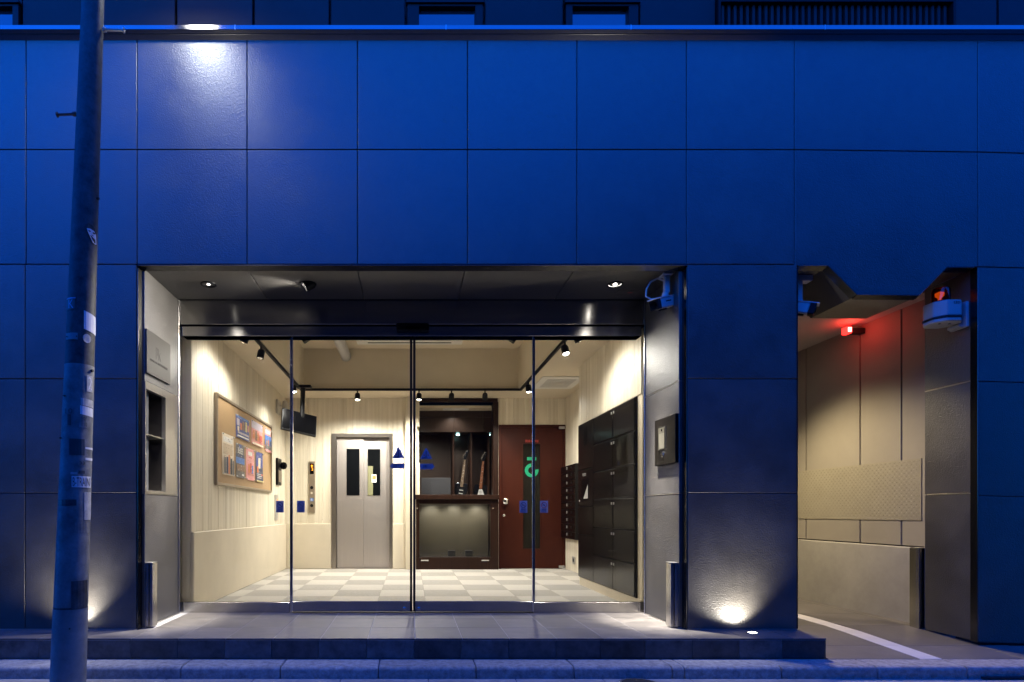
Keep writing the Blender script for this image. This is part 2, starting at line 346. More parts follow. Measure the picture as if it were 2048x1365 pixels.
# driveway
drive = struct('driveway')
def dz(Y): return -0.146+0.055*min(1.0, max(0.0, Y+0.332)/0.952)
MB().prism([(-0.332, -0.40), (-0.332, -0.1585), (0.62, -0.1035), (9, -0.1035), (9, -0.4)], 'x', 3.034, 9).build('screed', 'joint', drive)
def slab(x0, x1, y0, y1, m='drive', nm='paving_slab', top=0.0):
    z = lambda Y: dz(Y)+top
    MB().add([(x0,y0,z(y0)-.012),(x1,y0,z(y0)-.012),(x1,y1,z(y1)-.012),(x0,y1,z(y1)-.012),(x0,y0,z(y0)),(x1,y0,z(y0)),(x1,y1,z(y1)),(x0,y1,z(y1))],
             [(0,3,2,1),(4,5,6,7),(0,1,5,4),(1,2,6,5),(2,3,7,6),(3,0,4,7)]).build(nm, m, drive, bevel=0.0015)
for y0, y1 in ((-0.332, 0.0), (0.0, 0.62), (0.62, 1.24), (1.24, 1.86), (1.86, 2.48), (2.48, 3.1), (3.1, 3.72), (3.72, 4.34), (4.34, 5.6)):
    for x0, x1 in ((3.034, 3.70), (3.86, 4.46), (4.46, 5.06), (5.06, 5.7), (5.7, 6.4)):
        if y0 >= 0 and x0 > 4.5: continue
        if y0 >= 0 and x1 == 5.06: x1 = 4.70
        slab(x0+0.002, x1-0.002, y0+0.001, y1-0.001)
for y0, y1 in ((-0.332, 0.0), (0.0, 0.45), (0.45, 0.9), (0.9, 1.35), (1.35, 1.8), (1.8, 2.25), (2.25, 2.7), (2.7, 3.15), (3.15, 3.6), (3.6, 4.6)):
    slab(3.702, 3.858, y0+0.001, y1-0.001, 'white_strip', 'white_paving_strip', 0.001)

# ================================================================== BUILDING
bld = thing('building', 'blue-lit building front clad in large square dark tiles around the glass entrance', 'building')
TH = 0.028
def zr(px, py):     # rows dip slightly towards the right end of the front
    return ZS(py+(max(0, px-1500)/455.0)**2*5.0, 0)
cols = [-168, 52, 274, 494, 715, 935, 1154, 1373, 1589, 1956, 2180]
G = 0.0026
def panel(pts, nm='facade_panel', m='tile'):
    MB().prism(pts, 'y', 0.0, TH).build(nm, m, bld, bevel=0.003)
def rect_panel(px0, px1, py0, py1):
    x0, x1 = XS(px0, 0)+G, XS(px1, 0)-G
    panel([(x0, zr(px0, py1)+G), (x1, zr(px1, py1)+G), (x1, zr(px1, py0)-G), (x0, zr(px0, py0)-G)])
for a, c in zip(cols, cols[1:]):
    rect_panel(a, c, 62, 299.5)
    if a != 1589: rect_panel(a, c, 299.5, 529)
# the panel over the driveway drops down in a trapezoid
def P0(px, py): return (XS(px, 0), ZS(py, 0))
x0, x1 = XS(1589, 0)+G, XS(1956, 0)-G
notch = [(x0, zr(1589, 299.5)-G), (x0, ZS(531, 0)), P0(1656, 531), P0(1714, 589), P0(1838, 590), P0(1893, 534), (x1, ZS(534, 0)), (x1, zr(1956, 299.5)-G)]
panel(notch)
for a, c in ((-168, 50), (50, 273), (1375, 1595)):
    for p, q in ((529, 758), (758, 987), (987, 1260.2)): rect_panel(a, c, p, q)
for p, q in ((529, 758), (758, 987), (987, 1281)): rect_panel(1956, 2180, p, q)
# carcass behind the cladding
bk = MB()
bk.box(-7, 7, TH, 0.22, 2.88, 4.62); bk.box(-7, -2.16, TH, 0.22, -0.1, 2.88); bk.box(2.17, 2.99, TH, 0.22, -0.1, 2.88); bk.box(4.48, 7, TH, 0.22, -0.3, 2.88)
bk.box(2.86, 2.99, 0.22, 9, -0.12, 2.88); bk.box(-7, 7, 0.22, 9.2, 3.5, 3.7); bk.box(-7, 7, 9.0, 9.2, -0.2, 3.5)
bk.build('carcass', 'backing', bld)
# skirting line at the foot of the cladding (bright edge against the paving)
MB().box(XS(-168, 0), XS(274, 0), -0.004, 0.02, 0.0005, 0.006).build('base_trim', 'steel_soft', bld)
MB().box(XS(1375, 0), XS(1595, 0), -0.004, 0.02, 0.0005, 0.006).build('base_trim', 'steel_soft', bld)
# edge trims round the two openings
tL, tR, tT = XS(275, 0), XS(1374, 0), ZS(530, 0)
cz_ = tT-0.028
MB().prism([(tL, 0.0005), (tL+0.004, -0.001), (tL+0.014, 0.050), (tL-0.01, 0.050)], 'z', 0.0, cz_).build('edge_trim', 'trim', bld)
MB().prism([(tR, 0.0005), (tR-0.004, -0.001), (tR-0.014, 0.050), (tR+0.01, 0.050)], 'z', 0.0, cz_).build('edge_trim', 'trim', bld)
MB().prism([(0.0005, tT), (-0.001, tT-0.004), (0.050, tT-0.028), (0.050, tT+0.01)], 'x', tL, tR).build('edge_trim', 'trim', bld)
dR = XS(1956, 0)
MB().prism([(dR, 0.0005), (dR-0.004, -0.001), (dR-0.012, 0.050), (dR+0.01, 0.050)], 'z', -0.10, ZS(536, 0)).build('edge_trim', 'trim', bld)
MB().box(XS(1595, 0)-0.006, XS(1595, 0)+0.002, -0.002, 0.22, 0.0, ZS(536, 0)).build('edge_trim', 'blackm', bld)
for (p, q) in (((1596, 531), (1656, 531)), ((1656, 531), (1714, 589)), ((1714, 589), (1838, 590)), ((1838, 590), (1893, 534)), ((1893, 534), (1948, 534))):
    a, c = Vector(P0(*p)), Vector(P0(*q)); t = (c-a).normalized(); n = Vector((t.y, -t.x))
    A = [Vector((q_.x, y_, q_.y)) for q_, y_ in ((a, 0.0), (c, 0.0), (c+n*0.004, -0.002), (a+n*0.004, -0.002), (a-n*0.005, 0.05), (c-n*0.005, 0.05), (c+n*0.024, 0.05), (a+n*0.024, 0.05))]
    MB().add(A, [(0, 1, 2, 3), (3, 2, 6, 7), (4, 7, 6, 5), (0, 4, 5, 1), (0, 3, 7, 4), (1, 5, 6, 2)]).build('edge_trim', 'trim', bld)
# reveals of the entrance (X = -2.114 / 2.129), 0.05 .. 0.70 deep
RL, RR, RY = -2.112, 2.126, 0.70
for sx, xw in ((-1, RL), (1, RR)):
    for z0, z1 in ((0.008, 1.066), (1.074, 1.960), (1.968, 2.85)):
        if sx < 0 and z0 == 1.074: continue
        piece('reveal_panel', 'tile', bld, *(sorted((xw, xw+sx*0.03))), 0.052, RY, z0, z1, 0.003)
    for z in (1.070, 1.964):
        piece('joint_trim', 'steel_soft', bld, *(sorted((xw-sx*0.002, xw+sx*0.03))), 0.052, RY, z-0.003, z+0.003, 0.0008)
    piece('joint_trim', 'steel', bld, *(sorted((xw-sx*0.010, xw+sx*0.02))), RY+0.001, RY+0.018, 0.0, 2.85, 0.002)
    piece('joint_trim', 'steel_soft', bld, *(sorted((xw-sx*0.003, xw+sx*0.02))), 0.052, RY, 0.0005, 0.0065, 0.0008)
# steel niche in the reveal by the nameplate
ny0, ny1, nz0, nz1 = XS(0, 0)*0+0.055, 0.43, 1.095, 1.905
nb = MB()
nb.box(RL-0.03, RL+0.004, 0.052, ny0+0.012, 1.074, 1.960); nb.box(RL-0.03, RL+0.004, ny1, RY-0.10, 1.074, 1.960)
nb.box(RL-0.03, RL+0.004, ny0+0.012, ny1, 1.074, nz0); nb.box(RL-0.03, RL+0.004, ny0+0.012, ny1, nz1, 1.960)
niche = nb.build('wall_niche', 'steel_soft', bld, label='open stainless steel niche in the side wall below the nameplate')
MB().box(RL-0.03, RL, RY-0.098, RY, 1.074, 1.960).build('reveal_panel', 'steel_soft', bld, bevel=0.002)
nb = MB(); nb.box(RL-0.30, RL-0.29, ny0, ny1+0.02, nz0-0.01, nz1+0.01); nb.box(RL-0.30, RL-0.03, ny0, ny0+0.01, nz0-0.01, nz1+0.01); nb.box(RL-0.30, RL-0.03, ny1, ny1+0.02, nz0-0.01, nz1+0.01)
nb.box(RL-0.30, RL-0.03, ny0, ny1, nz1, nz1+0.01); nb.box(RL-0.30, RL-0.03, ny0, ny1, nz0-0.01, nz0)
nb.build('niche_lining', 'niche_dark', niche)
MB().box(RL-0.28, RL-0.012, ny0+0.013, ny1-0.002, nz0+0.001, nz0+0.004).build('bottom_plate', 'steel_soft', niche); MB().box(RL-0.29, RL-0.012, ny0+0.012, ny1-0.001, 1.545, 1.553).build('shelf', 'steel_soft', niche)
# porch soffit
sxs = [RL-0.03, XS(494, 0.05), XS(715, 0.05), XS(930, 0.05), XS(1150, 0.05), RR+0.03]
for a, c in zip(sxs, sxs[1:]): piece('soffit_panel', 'tile', bld, a+0.003, c-0.003, 0.052, RY, 2.85, 2.878, 0.003)
hx = MB(); hx.box(1.80, 1.98, 0.48, 0.60, 2.846, 2.849); hx.build('access_hatch', 'riser', bld)
MB().box(1.90, 1.94, 0.52, 0.54, 2.8445, 2.8455).build('hatch_label', 'p_red', bld)
# cornice: folded steel flashing in two steps
MB().prism([(-0.060, 4.692), (-0.060, 4.657), (0.0, 4.620), (0.09, 4.620), (0.09, 4.692)], 'x', -7, 7).build('cornice', 'cornice', bld, bevel=0.002)
MB().cyl((-7, -0.034, 4.640), (7, -0.034, 4.640), 0.004, n=8).build('drip_bead', 'cornice', bld)
for px in (470, 892, 1262, 1650):
    MB().box(XS(px, -0.06)-0.002, XS(px, -0.06)+0.002, -0.0615, 0.0, 4.655, 4.6935).build('flashing_joint', 'steel_soft', bld)
# upper storey
UY = 0.10
seams = [-200, 43, 352, 507, 660, 812, 968, 1128, 1278, 1433, 1906, 1996, 2200]
for a, c in zip(seams, seams[1:]):
    if a in (1433,): continue
    x0, x1 = XS(a, UY)+0.010, XS(c, UY)-0.010
    if a in (812, 1128) or a == -200:
        MB().box(x0, x1, UY+0.02, UY+0.05, 4.98, 7.5).build('siding_panel', 'siding', bld, bevel=0.003)
    else:
        MB().box(x0, x1, UY, UY+0.05, 4.60, 7.5).build('siding_panel', 'siding', bld, bevel=0.003)
MB().box(-7, 7, 0.19, 0.4, 4.6, 7.5).build('upper_wall', 'backing', bld)
MB().box(-7, 7, 0.1, 0.42, 7.5, 7.56).build('roof_edge', 'siding', bld)
for a, c, l, r in ((812, 968, 838, 950), (1128, 1278, 1144, 1256), (-120, 43, -84, 28)):
    x0, x1, gx0, gx1 = XS(a, UY)+0.012, XS(c, UY)-0.012, XS(l, UY), XS(r, UY)
    zt = ZS(17, UY)
    wf = MB(); wf.box(x0, gx0, UY-0.02, UY+0.06, 4.60, 4.978); wf.box(gx1, x1, UY-0.02, UY+0.06, 4.60, 4.978); wf.box(gx0, gx1, UY-0.02, UY+0.06, zt, 4.978)
    wn = wf.build('window', 'winframe', bld, bevel=0.002)
    MB().box(gx0, gx1, UY+0.02, UY+0.03, 4.61, zt).build('pane', 'winglass', wn)
    MB().box(x0-0.012, x1+0.012, UY-0.035, UY+0.01, 4.980, 5.0).build('frame', 'winframe', wn)
lv = MB(); lx0, lx1 = XS(1433, UY), XS(1905, UY)
lv.box(lx0, lx0+0.02, UY-0.03, UY+0.06, 4.6, 5.02); lv.box(lx1-0.02, lx1, UY-0.03, UY+0.06, 4.6, 5.02); lv.box(lx0+0.02, lx1-0.02, UY-0.03, UY+0.06, ZS(10, UY), 5.02)
louv = lv.build('louver', 'louver', bld)
MB().box(lx0+0.02, lx1-0.02, UY-0.028, UY+0.05, 5.021, 7.5).build('siding_panel', 'siding', bld)
n = 37
for i in range(n):
    x = lx0+0.03+(lx1-lx0-0.06)*(i+0.5)/n
    piece('slat', 'siding', louv, x-0.014, x+0.008, UY, UY+0.05, 4.605, ZS(10, UY)-0.002, 0.001)

# ------------------------------------------------------------------ driveway side of the building
WX = 4.63
# the dropped box over the driveway runs 0.5 m back
def PB(px, py, back):
    x, z = P0(px, py); return (x, back, z)
bx = MB()
prof = [P0(1602, 534), P0(1656, 534), P0(1714, 592), P0(1838, 593), P0(1893, 537), P0(1950, 537)]
for (a, c) in zip(prof, prof[1:]):
    t = (Vector(c)-Vector(a)).normalized(); nn = Vector((-t.y, t.x))*0.02
    MB().prism([a, c, tuple(Vector(c)+nn), tuple(Vector(a)+nn)], 'y', 0.052, 0.52).build('soffit_panel', 'tile', bld)
MB().prism([P0(1656, 534), P0(1714, 592), P0(1838, 593), P0(1893, 537)], 'y', 0.50, 0.519).build('soffit_panel', 'tile', bld)
for z0, z1 in ((-0.092, 1.066), (1.076, 1.958), (1.968, 2.84)):
    piece('reveal_panel', 'tile', bld, XS(1955, 0)-0.002, XS(1955, 0)+0.028, 0.052, 0.46, z0, z1, 0.003)
for z in (1.071, 1.963):
    piece('joint_trim', 'steel_soft', bld, XS(1955, 0)-0.004, XS(1955, 0)+0.02, 0.052, 0.46, z-0.0045, z+0.0045, 0.0008)
dwall = struct('driveway_wall')
MB().box(WX+0.02, WX+0.2, 0.48, 9, -0.12, 3.0).build('wall_core', 'backing', dwall)
MB().box(4.475, WX+0.02, 0.462, 0.50, -0.11, 2.9).build('return_panel', 'drivewall', dwall)
edges = []
for px in (1803, 1720, 1612): edges.append(WX*F/(px-CX)-D)
edges = [0.50, 0.66]+edges[0:]+[3.2, 4.4, 5.6, 6.8, 8.9]
for a, c in zip(edges, edges[1:]):
    piece('wall_panel', 'drivewall', dwall, WX, WX+0.018, a+0.008, c-0.008, 0.61, 2.86, 0.002)
low = MB(); low.box(WX-0.06, WX+0.02, 0.505, 9, -0.11, 0.598); low.build('plinth', 'concrete', dwall, bevel=0.006)
cp = MB(on_right(2.78, 0.845, WX-0.001)); cp.box(0, 2.08, 0, 0.565, 0, 0.006)
plate = cp.build('chequer_plate', 'plate', dwall, label='beige steel chequer plate fixed along the driveway wall')
tp = MB(on_right(2.78, 0.845, WX-0.007))
for i in range(78):
    for j in range(21):
        u, v = 0.02+i*0.0265, 0.015+j*0.0265; s = 1 if (i+j) % 2 else -1
        c, n_ = 0.0098, 0.0028
        a = Vector((u+0.0, v)); d1 = Vector((1, s)).normalized()*c; d2 = Vector((-s, 1)).normalized()*n_
        q = [a-d1, a-d2, a+d1, a+d2]
        tp.add([(p.x, p.y, 0.0) for p in q]+[(a.x, a.y, 0.0022)], [(0, 1, 4), (1, 2, 4), (2, 3, 4), (3, 0, 4)])
tr = tp.build('treads', 'plate', plate); tr['kind'] = 'stuff'
dceil = MB().box(2.99, 4.9, 0.52, 9, 2.84, 2.9).build('driveway_ceiling', 'driveceil'); dceil['kind'] = 'structure'
dc2 = MB().box(2.99, 4.5, 0.056, 0.52, 2.86, 2.9).build('driveway_ceiling', 'driveceil'); dc2['kind'] = 'structure'
# ================================================================== ENTRANCE SCREEN
EY = 0.72      # door plane
ent = thing('entrance_screen', 'stainless steel entrance frame with fixed side panes and deep mirror-like header', 'entrance')
exL, exR = RL-0.01, RR+0.01
MB().box(exL, exR, EY, EY+0.16, 2.630, 2.86).build('header', 'steel', ent, bevel=0.002)
MB().box(exL, exR, EY+0.03, EY+0.13, 2.619, 2.629).build('header_shadow_gap', 'blackm', ent)
MB().box(exL+0.03, exR-0.03, EY+0.02, EY+0.15, 2.53, 2.618).build('transom', 'steel', ent, bevel=0.002)
gy = EY+0.06
for (a, c) in ((357, 580), (1070, 1296)):
    x0, x1 = XS(a, gy), XS(c, gy)
    MB().box(x0, x1, gy, gy+0.010, 0.095, 2.53).build('fixed_pane', 'glass', ent)
    MB().box(x0-0.02, x1, gy-0.02, gy+0.03, 0.0, 0.094).build('bottom_rail', 'steel', ent, bevel=0.002)
for s, px in ((-1, 354), (1, 1298)):
    x = XS(px, gy); MB().box(x-0.010, x+0.010, gy-0.02, gy+0.03, 0.094, 2.53).build('jamb', 'chrome', ent, bevel=0.002)
    xa = XS(357 if s < 0 else 1296, gy)
    MB().box(*sorted((xa+s*0.02, xa-s*0.004)), gy+0.032, gy+0.25, 0.0, 2.53).build('inner_jamb', 'steel', ent, bevel=0.002)
for px in (582, 1068):
    x = XS(px, gy); MB().box(x-0.010, x+0.010, gy-0.002, gy+0.03, 0.0, 2.53).build('post', 'chrome', ent, bevel=0.002)
MB().box(XS(583, EY), XS(1068, EY), EY+0.02, EY+0.14, 0.0015, 0.004).build('floor_track', 'blackm', ent)
# stickers
def smoke_sticker(px0, px1, py0, py1, Y, parent):
    w_, h_ = XS(px1, Y)-XS(px0, Y), ZS(py0, Y)-ZS(py1, Y)
    T = on_front(XS((px0+px1)/2, Y), ZS((py0+py1)/2, Y), Y)
    s = MB(T).box(-w_/2, w_/2, -h_/2, h_/2, 0, 0.0008).build('no_smoking_sticker', 'sticker', parent)
    r = w_*0.38; c = (0, h_*0.14)
    MB(T).ring(c, r*0.78, r, 0.0009, 0.0014, 20).build('ring_mark', 'sticker_red' if px0 > 1060 else 'sticker_ink', s)
    MB(T @ Matrix.Translation((0, c[1], 0)) @ Matrix.Rotation(R(-45), 4, 'Z')).box(-r*0.8, r*0.8, -r*0.1, r*0.1, 0.0009, 0.0014).build('slash_mark', 'sticker_ink', s)
    MB(T).box(-r*0.5, r*0.4, c[1]-r*0.14, c[1]+r*0.14, 0.0009, 0.0012).build('cigarette_mark', 'sticker_ink', s)
    text('lettering', '禁煙', h_*0.2, T @ Matrix.Translation((0, -h_*0.25, 0.0009)), 'sticker_ink', s)
    text('lettering', 'NO SMOKING', h_*0.1, T @ Matrix.Translation((0, -h_*0.41, 0.0009)), 'sticker_ink', s, width=w_*0.7)
smoke_sticker(552, 567.5, 1002, 1025.5, gy-0.001, ent); smoke_sticker(1080, 1096, 1002, 1026, gy-0.001, ent)
# sliding leaves
def leaf(px0, px1, lab, inner):
    dY = EY+0.028
    x0, x1 = XS(px0, dY), XS(px1, dY)
    t = thing('sliding_door', lab, 'door', ((x0+x1)/2, dY, 0))
    zt = 2.555
    MB().box(x0+0.012, x1-0.012, dY+0.006, dY+0.016, 0.10, zt-0.02).build('pane', 'glass', t)
    for s, xa in ((-1, x0), (1, x1)):
        wd = 0.022 if s == inner else 0.016
        MB().box(*sorted((xa, xa-s*wd)), dY, dY+0.03, 0.012, zt+(0.03 if s != inner else 0)).build('stile', 'chrome' if s != inner else 'winframe', t, bevel=0.002)
    MB().box(x0+0.016, x1-0.016, dY+0.001, dY+0.029, 0.012, 0.103).build('bottom_rail', 'steel', t, bevel=0.002)
    MB().box(x0+0.016, x1-0.016, dY+0.001, dY+0.029, zt-0.02, zt+0.03).build('top_rail', 'winframe', t)
    xl = (x1-0.07) if inner > 0 else (x0+0.055)
    T = on_front(xl, ZS(1218, dY), dY)
    MB(T).lathe((0, 0, 0), (0, 0, 1), [(0.016, 0), (0.016, 0.008), (0.010, 0.012), (0.004, 0.012)]).build('lock', 'chrome', t, smooth=True)
    return t, dY
dl, dY = leaf(582, 824.6, 'glass sliding door leaf in front of the elevator', 1)
dr, dY = leaf(826.2, 1068.5, 'glass sliding door leaf in front of the counter and red-brown door', -1)
smoke_sticker(594, 609.5, 1002, 1025.5, dY-0.001+0.006, dl); smoke_sticker(1039, 1054.5, 1002, 1026, dY+0.005, dr)
def auto_sticker(parent, tx0, tx1, ty0, ty1, ax0, ax1, ay0, ay1, s):
    Y = dY+0.005
    T = on_front(XS((tx0+tx1)/2, Y), ZS((ty0+ty1)/2, Y), Y); w_, h_ = XS(tx1, Y)-XS(tx0, Y), ZS(ty0, Y)-ZS(ty1, Y)
    tri = [(-w_/2, -h_/2), (w_/2, -h_/2), (w_*0.05, h_/2), (-w_*0.05, h_/2)]
    a = MB(T).prism(tri, 'z', 0, 0.0008).build('door_mark', 'sticker', parent)
    ib = MB(T); ib.box(-w_*0.035, w_*0.035, -h_*0.40, h_*0.25, 0.0009, 0.0014); ib.build('centre_line', 'sticker_ink', a)
    MB(T).ring((-w_*0.17, -h_*0.14), 0, w_*0.06, 0.0009, 0.0014, 10).build('hand_mark', 'sticker_red', a)
    MB(T).ring((w_*0.17, -h_*0.14), 0, w_*0.06, 0.0009, 0.0014, 10).build('hand_mark', 'sticker_red', a)
    text('lettering', '自動ドア', h_*0.17, T @ Matrix.Translation((0, -h_*0.38, 0.001)), 'sticker_ink', a, width=w_*0.66)
    T = on_front(XS((ax0+ax1)/2, Y), ZS((ay0+ay1)/2, Y), Y); w_, h_ = XS(ax1, Y)-XS(ax0, Y), ZS(ay0, Y)-ZS(ay1, Y)
    ar = [(-w_/2*s, -h_/2), (w_*0.36*s, -h_/2), (w_/2*s, 0), (w_*0.36*s, h_/2), (-w_/2*s, h_/2)]
    a = MB(T).prism(ar, 'z', 0, 0.0008).build('arrow_mark', 'sticker', parent)
    MB(T).box(-w_*0.36, w_*0.3, -h_*0.3, -h_*0.22, 0.0009, 0.0013).build('border', 'sticker_ink', a)
    text('lettering', '自動ドア', h_*0.5, T @ Matrix.Translation((-0.02*w_*s, h_*0.04, 0.001)), 'sticker_ink', a, width=w_*0.55)
auto_sticker(dl, 785, 809, 894.5, 917, 779.5, 809, 927, 937.5, -1)
auto_sticker(dr, 840, 864.5, 897, 918.5, 840, 869, 928, 939, 1)
sen = thing('door_sensor', 'black motion sensor box over the middle of the sliding doors', 'sensor', (0, EY, 2.6))
MB().box(XS(793, EY), XS(858, EY), EY-0.035, EY+0.018, ZS(663, EY), ZS(648.5, EY)).build('housing', 'black', sen, bevel=0.006)
MB().box(XS(812, EY), XS(840, EY), EY-0.037, EY-0.0345, ZS(661, EY), ZS(656, EY)).build('lens', 'black_gloss', sen)

# ================================================================== LOBBY SHELL
LX, RX, RX2, BY, CZ = -2.05, 2.15, 2.52, 4.86, 2.78
floor = struct('lobby_floor')
MB().box(-2.3, 2.75, 0.86, 6.4, -0.12, -0.0065).build('screed', 'joint', floor)
gx = [-1.349+0.5*i for i in range(-2, 9)]; gyv = [0.86, 1.29]+[1.29+0.5*i for i in range(1, 9)]
for i, (a, c) in enumerate(zip(gx, gx[1:])):
    for j, (p, q) in enumerate(zip(gyv, gyv[1:])):
        a2, c2, q2 = max(a, LX-0.02), min(c, RX2), min(q, BY-0.002)
        if c2-a2 < 0.02 or q2-p < 0.02: continue
        piece('carpet_tile', 'carpet_l' if (i+j) % 2 == 0 else 'carpet_d', floor, a2+0.0008, c2-0.0008, p+0.0008, q2-0.0008, -0.006, 0.0, 0.0015)
# left wall
lw = struct('lobby_wall')
MB().box(LX-0.16, LX-0.012, 0.86, BY+0.1, -0.1, 3.5).build('wall_core', 'cream', lw)
MB().box(LX-0.012, LX+0.022, 0.86, BY-0.002, 0.0, 0.735).build('dado', 'dado', lw, bevel=0.008)
def boards(st, lo, hi, z0, z1, mk, wmin=0.10, wmax=0.19):
    a = lo
    while a < hi-0.01:
        c = min(hi, a+rnd.uniform(wmin, wmax))
        if hi-c < 0.06: c = hi
        mk(a, c, rnd.uniform(-0.0015, 0.0015), z0, z1); a = c
boards(lw, 0.86, BY-0.002, 0.736, CZ, lambda a, c, e, z0, z1: piece('wall_board', 'board', lw, LX-0.012, LX+e, a+0.0008, c-0.0008, z0, z1, 0.002))
rw = struct('lobby_wall')
MB().box(RX+0.012, RX+0.30, 0.86, 2.81, -0.1, 3.5).build('wall_core', 'cream', rw)
MB().box(RX-0.0, RX+0.011, 0.86, 2.82, 0.0, 0.098).build('plinth', 'dado', rw)
MB().box(RX2+0.012, RX2+0.30, 2.70, BY+0.1, -0.1, 3.5).build('wall_core', 'cream', rw)
boards(rw, 0.86, 2.83, 2.03, CZ, lambda a, c, e, z0, z1: piece('wall_board', 'board', rw, RX+e, RX+0.012, a+0.0008, c-0.0008, z0, z1, 0.002))
boards(rw, 2.83, BY-0.002, 0.0, CZ, lambda a, c, e, z0, z1: piece('wall_board', 'board', rw, RX2+e, RX2+0.012, a+0.0008, c-0.0008, z0, z1, 0.002))
piece('wall_board', 'board', rw, RX+0.012, RX2+0.012, 2.812, 2.832, 0.0, CZ, 0.003)
# back wall: parts round the elevator, the counter and the door
bw = struct('lobby_wall')
XB = lambda px: XS(px, BY)
eL, eR, eT = XB(663), XB(785), ZS(868, BY)
rL, rR = XB(838), XB(990)
oL, oR, oT = XB(998), XB(1131), ZS(850, BY)
core = MB()
core.box(-2.3, eL, BY+0.012, BY+0.2, -0.1, 3.5); core.box(eL, eR, BY+0.012, BY+0.2, eT, 3.5); core.box(eR, rL, BY+0.012, BY+0.2, -0.1, 3.5)
core.box(rL, rR, BY+0.012, BY+0.2, 2.80, 3.5); core.box(rR, oL, BY+0.012, BY+0.2, -0.1, 3.5); core.box(oL, oR, BY+0.012, BY+0.2, oT, 3.5); core.box(oR, 2.8, BY+0.012, BY+0.2, -0.1, 3.5)
core.build('wall_core', 'cream', bw)
mkb = lambda a, c, e, z0, z1: piece('wall_board', 'board', bw, a+0.0008, c-0.0008, BY+e, BY+0.012, z0, z1, 0.002)
boards(bw, LX, eL, 0.736, CZ, mkb); boards(bw, eL, eR, eT+0.002, CZ, mkb); boards(bw, eR, XB(811), 0.736, CZ, mkb)
boards(bw, rR+0.05, oL, 0.0, CZ, mkb, 0.03, 0.05); boards(bw, oL, RX2-0.002, oT+0.002, CZ, mkb)
for a, c in ((LX+0.024, eL), (eR, XB(811))):
    MB().box(a, c, BY-0.024, BY+0.012, 0.0, 0.735).build('dado', 'dado', bw, bevel=0.008)
pil = MB(); pil.box(XB(811), XB(832), BY-0.13, BY+0.012, 0, CZ); pil.build('pilaster', 'cream', bw, bevel=0.006)
stp = MB(); stp.box(XB(832)+0.002, rL+0.005, BY-0.10, BY+0.2, 2.30, CZ); stp.box(XB(832)+0.002, rL-0.03, BY-0.10, BY+0.2, 1.98, 2.298); stp.box(XB(832)+0.002, rL+0.01, BY-0.11, BY+0.2, 1.20, 1.72)
stp.build('stepped_moulding', 'cream', bw, bevel=0.006)
# ceiling: low ring round a raised tray
ceil = struct('lobby_ceiling')
tX, tY0, tY1, tZ = 1.62, 1.15, 4.16, 3.39
MB().box(-2.3, -tX, 0.86, 5.06, CZ, CZ+0.04).build('low_ceiling', 'cream_ceil', ceil)
MB().box(tX, 2.8, 0.86, 5.06, CZ, CZ+0.04).build('low_ceiling', 'cream_ceil', ceil)
MB().box(-tX, tX, tY1, 5.06, CZ, CZ+0.04).build('low_ceiling', 'cream_ceil', ceil)
MB().box(-tX, tX, 0.86, tY0, CZ, CZ+0.04).build('low_ceiling', 'cream_ceil', ceil)
MB().box(-tX-0.1, tX+0.1, tY0-0.1, tY1+0.1, tZ, tZ+0.05).build('tray_ceiling', 'cream_ceil', ceil)
tw = MB(); tw.box(-tX-0.06, -tX, tY0, tY1, CZ+0.04, tZ); tw.box(tX, tX+0.06, tY0, tY1, CZ+0.04, tZ); tw.box(-tX-0.06, tX+0.06, tY1, tY1+0.06, CZ+0.04, tZ); tw.box(-tX-0.06, tX+0.06, tY0-0.06, tY0, CZ+0.04, tZ)
tw.build('tray_side', 'cream', ceil)
# end walls of the lobby towards the front
fw = MB().box(-2.3, 2.8, 0.86, 0.90, CZ-0.17, 3.5).build('lobby_front_wall', 'cream'); fw['kind'] = 'structure'

# ================================================================== STREET POLE
PY = -0.75; PD = PY+D; PS = F/PD
def pole_c(z):
    py = CY-(z-H)*PS; return (136+50*(1365-py)/1365-CX)/PS
def pole_r(z):
    py = CY-(z-H)*PS; return max(0.04, (36-13*(1365-py)/1365)/PS/1.155)
TH0 = math.atan2(2.15, PD)
def pole_pt(th, z, off=0.0):
    r = pole_r(z)+off; return Vector((pole_c(z)+r*math.sin(th), PY-r*math.cos(th), z))
def pz(py): return H+(CY-py)/PS
def pth(px, py):
    z = pz(py); u = (px-(136+50*(1365-py)/1365))/(36-13*(1365-py)/1365)
    return TH0+math.asin(max(-0.98, min(0.98, u)))
def pole_sleeve(z0, z1, off, n=28, k=8):
    b = MB(); vs = []; fs = []
    for j in range(k+1):
        z = z0+(z1-z0)*j/k; vs += [pole_pt(2*math.pi*i/n, z, off) for i in range(n)]
    for j in range(k): fs += [(j*n+i, j*n+(i+1) % n, (j+1)*n+(i+1) % n, (j+1)*n+i) for i in range(n)]
    fs += [list(range(n-1, -1, -1)), list(range(k*n, (k+1)*n))]
    return b.add(vs, fs)
pole = thing('utility_pole', 'leaning round steel street pole covered with worn stickers at the kerb', 'pole', (pole_c(-0.228), PY, -0.228))
pole_sleeve(-0.228, 6.4, 0.0).build('shaft', 'pole', pole, smooth=True)
pole_sleeve(pz(1212), pz(733), 0.0015).build('sheet_wrap', 'wrap', pole, smooth=True)
pole_sleeve(-0.228, pz(1216), 0.003).build('base_wrap', 'wrap2', pole, smooth=True)
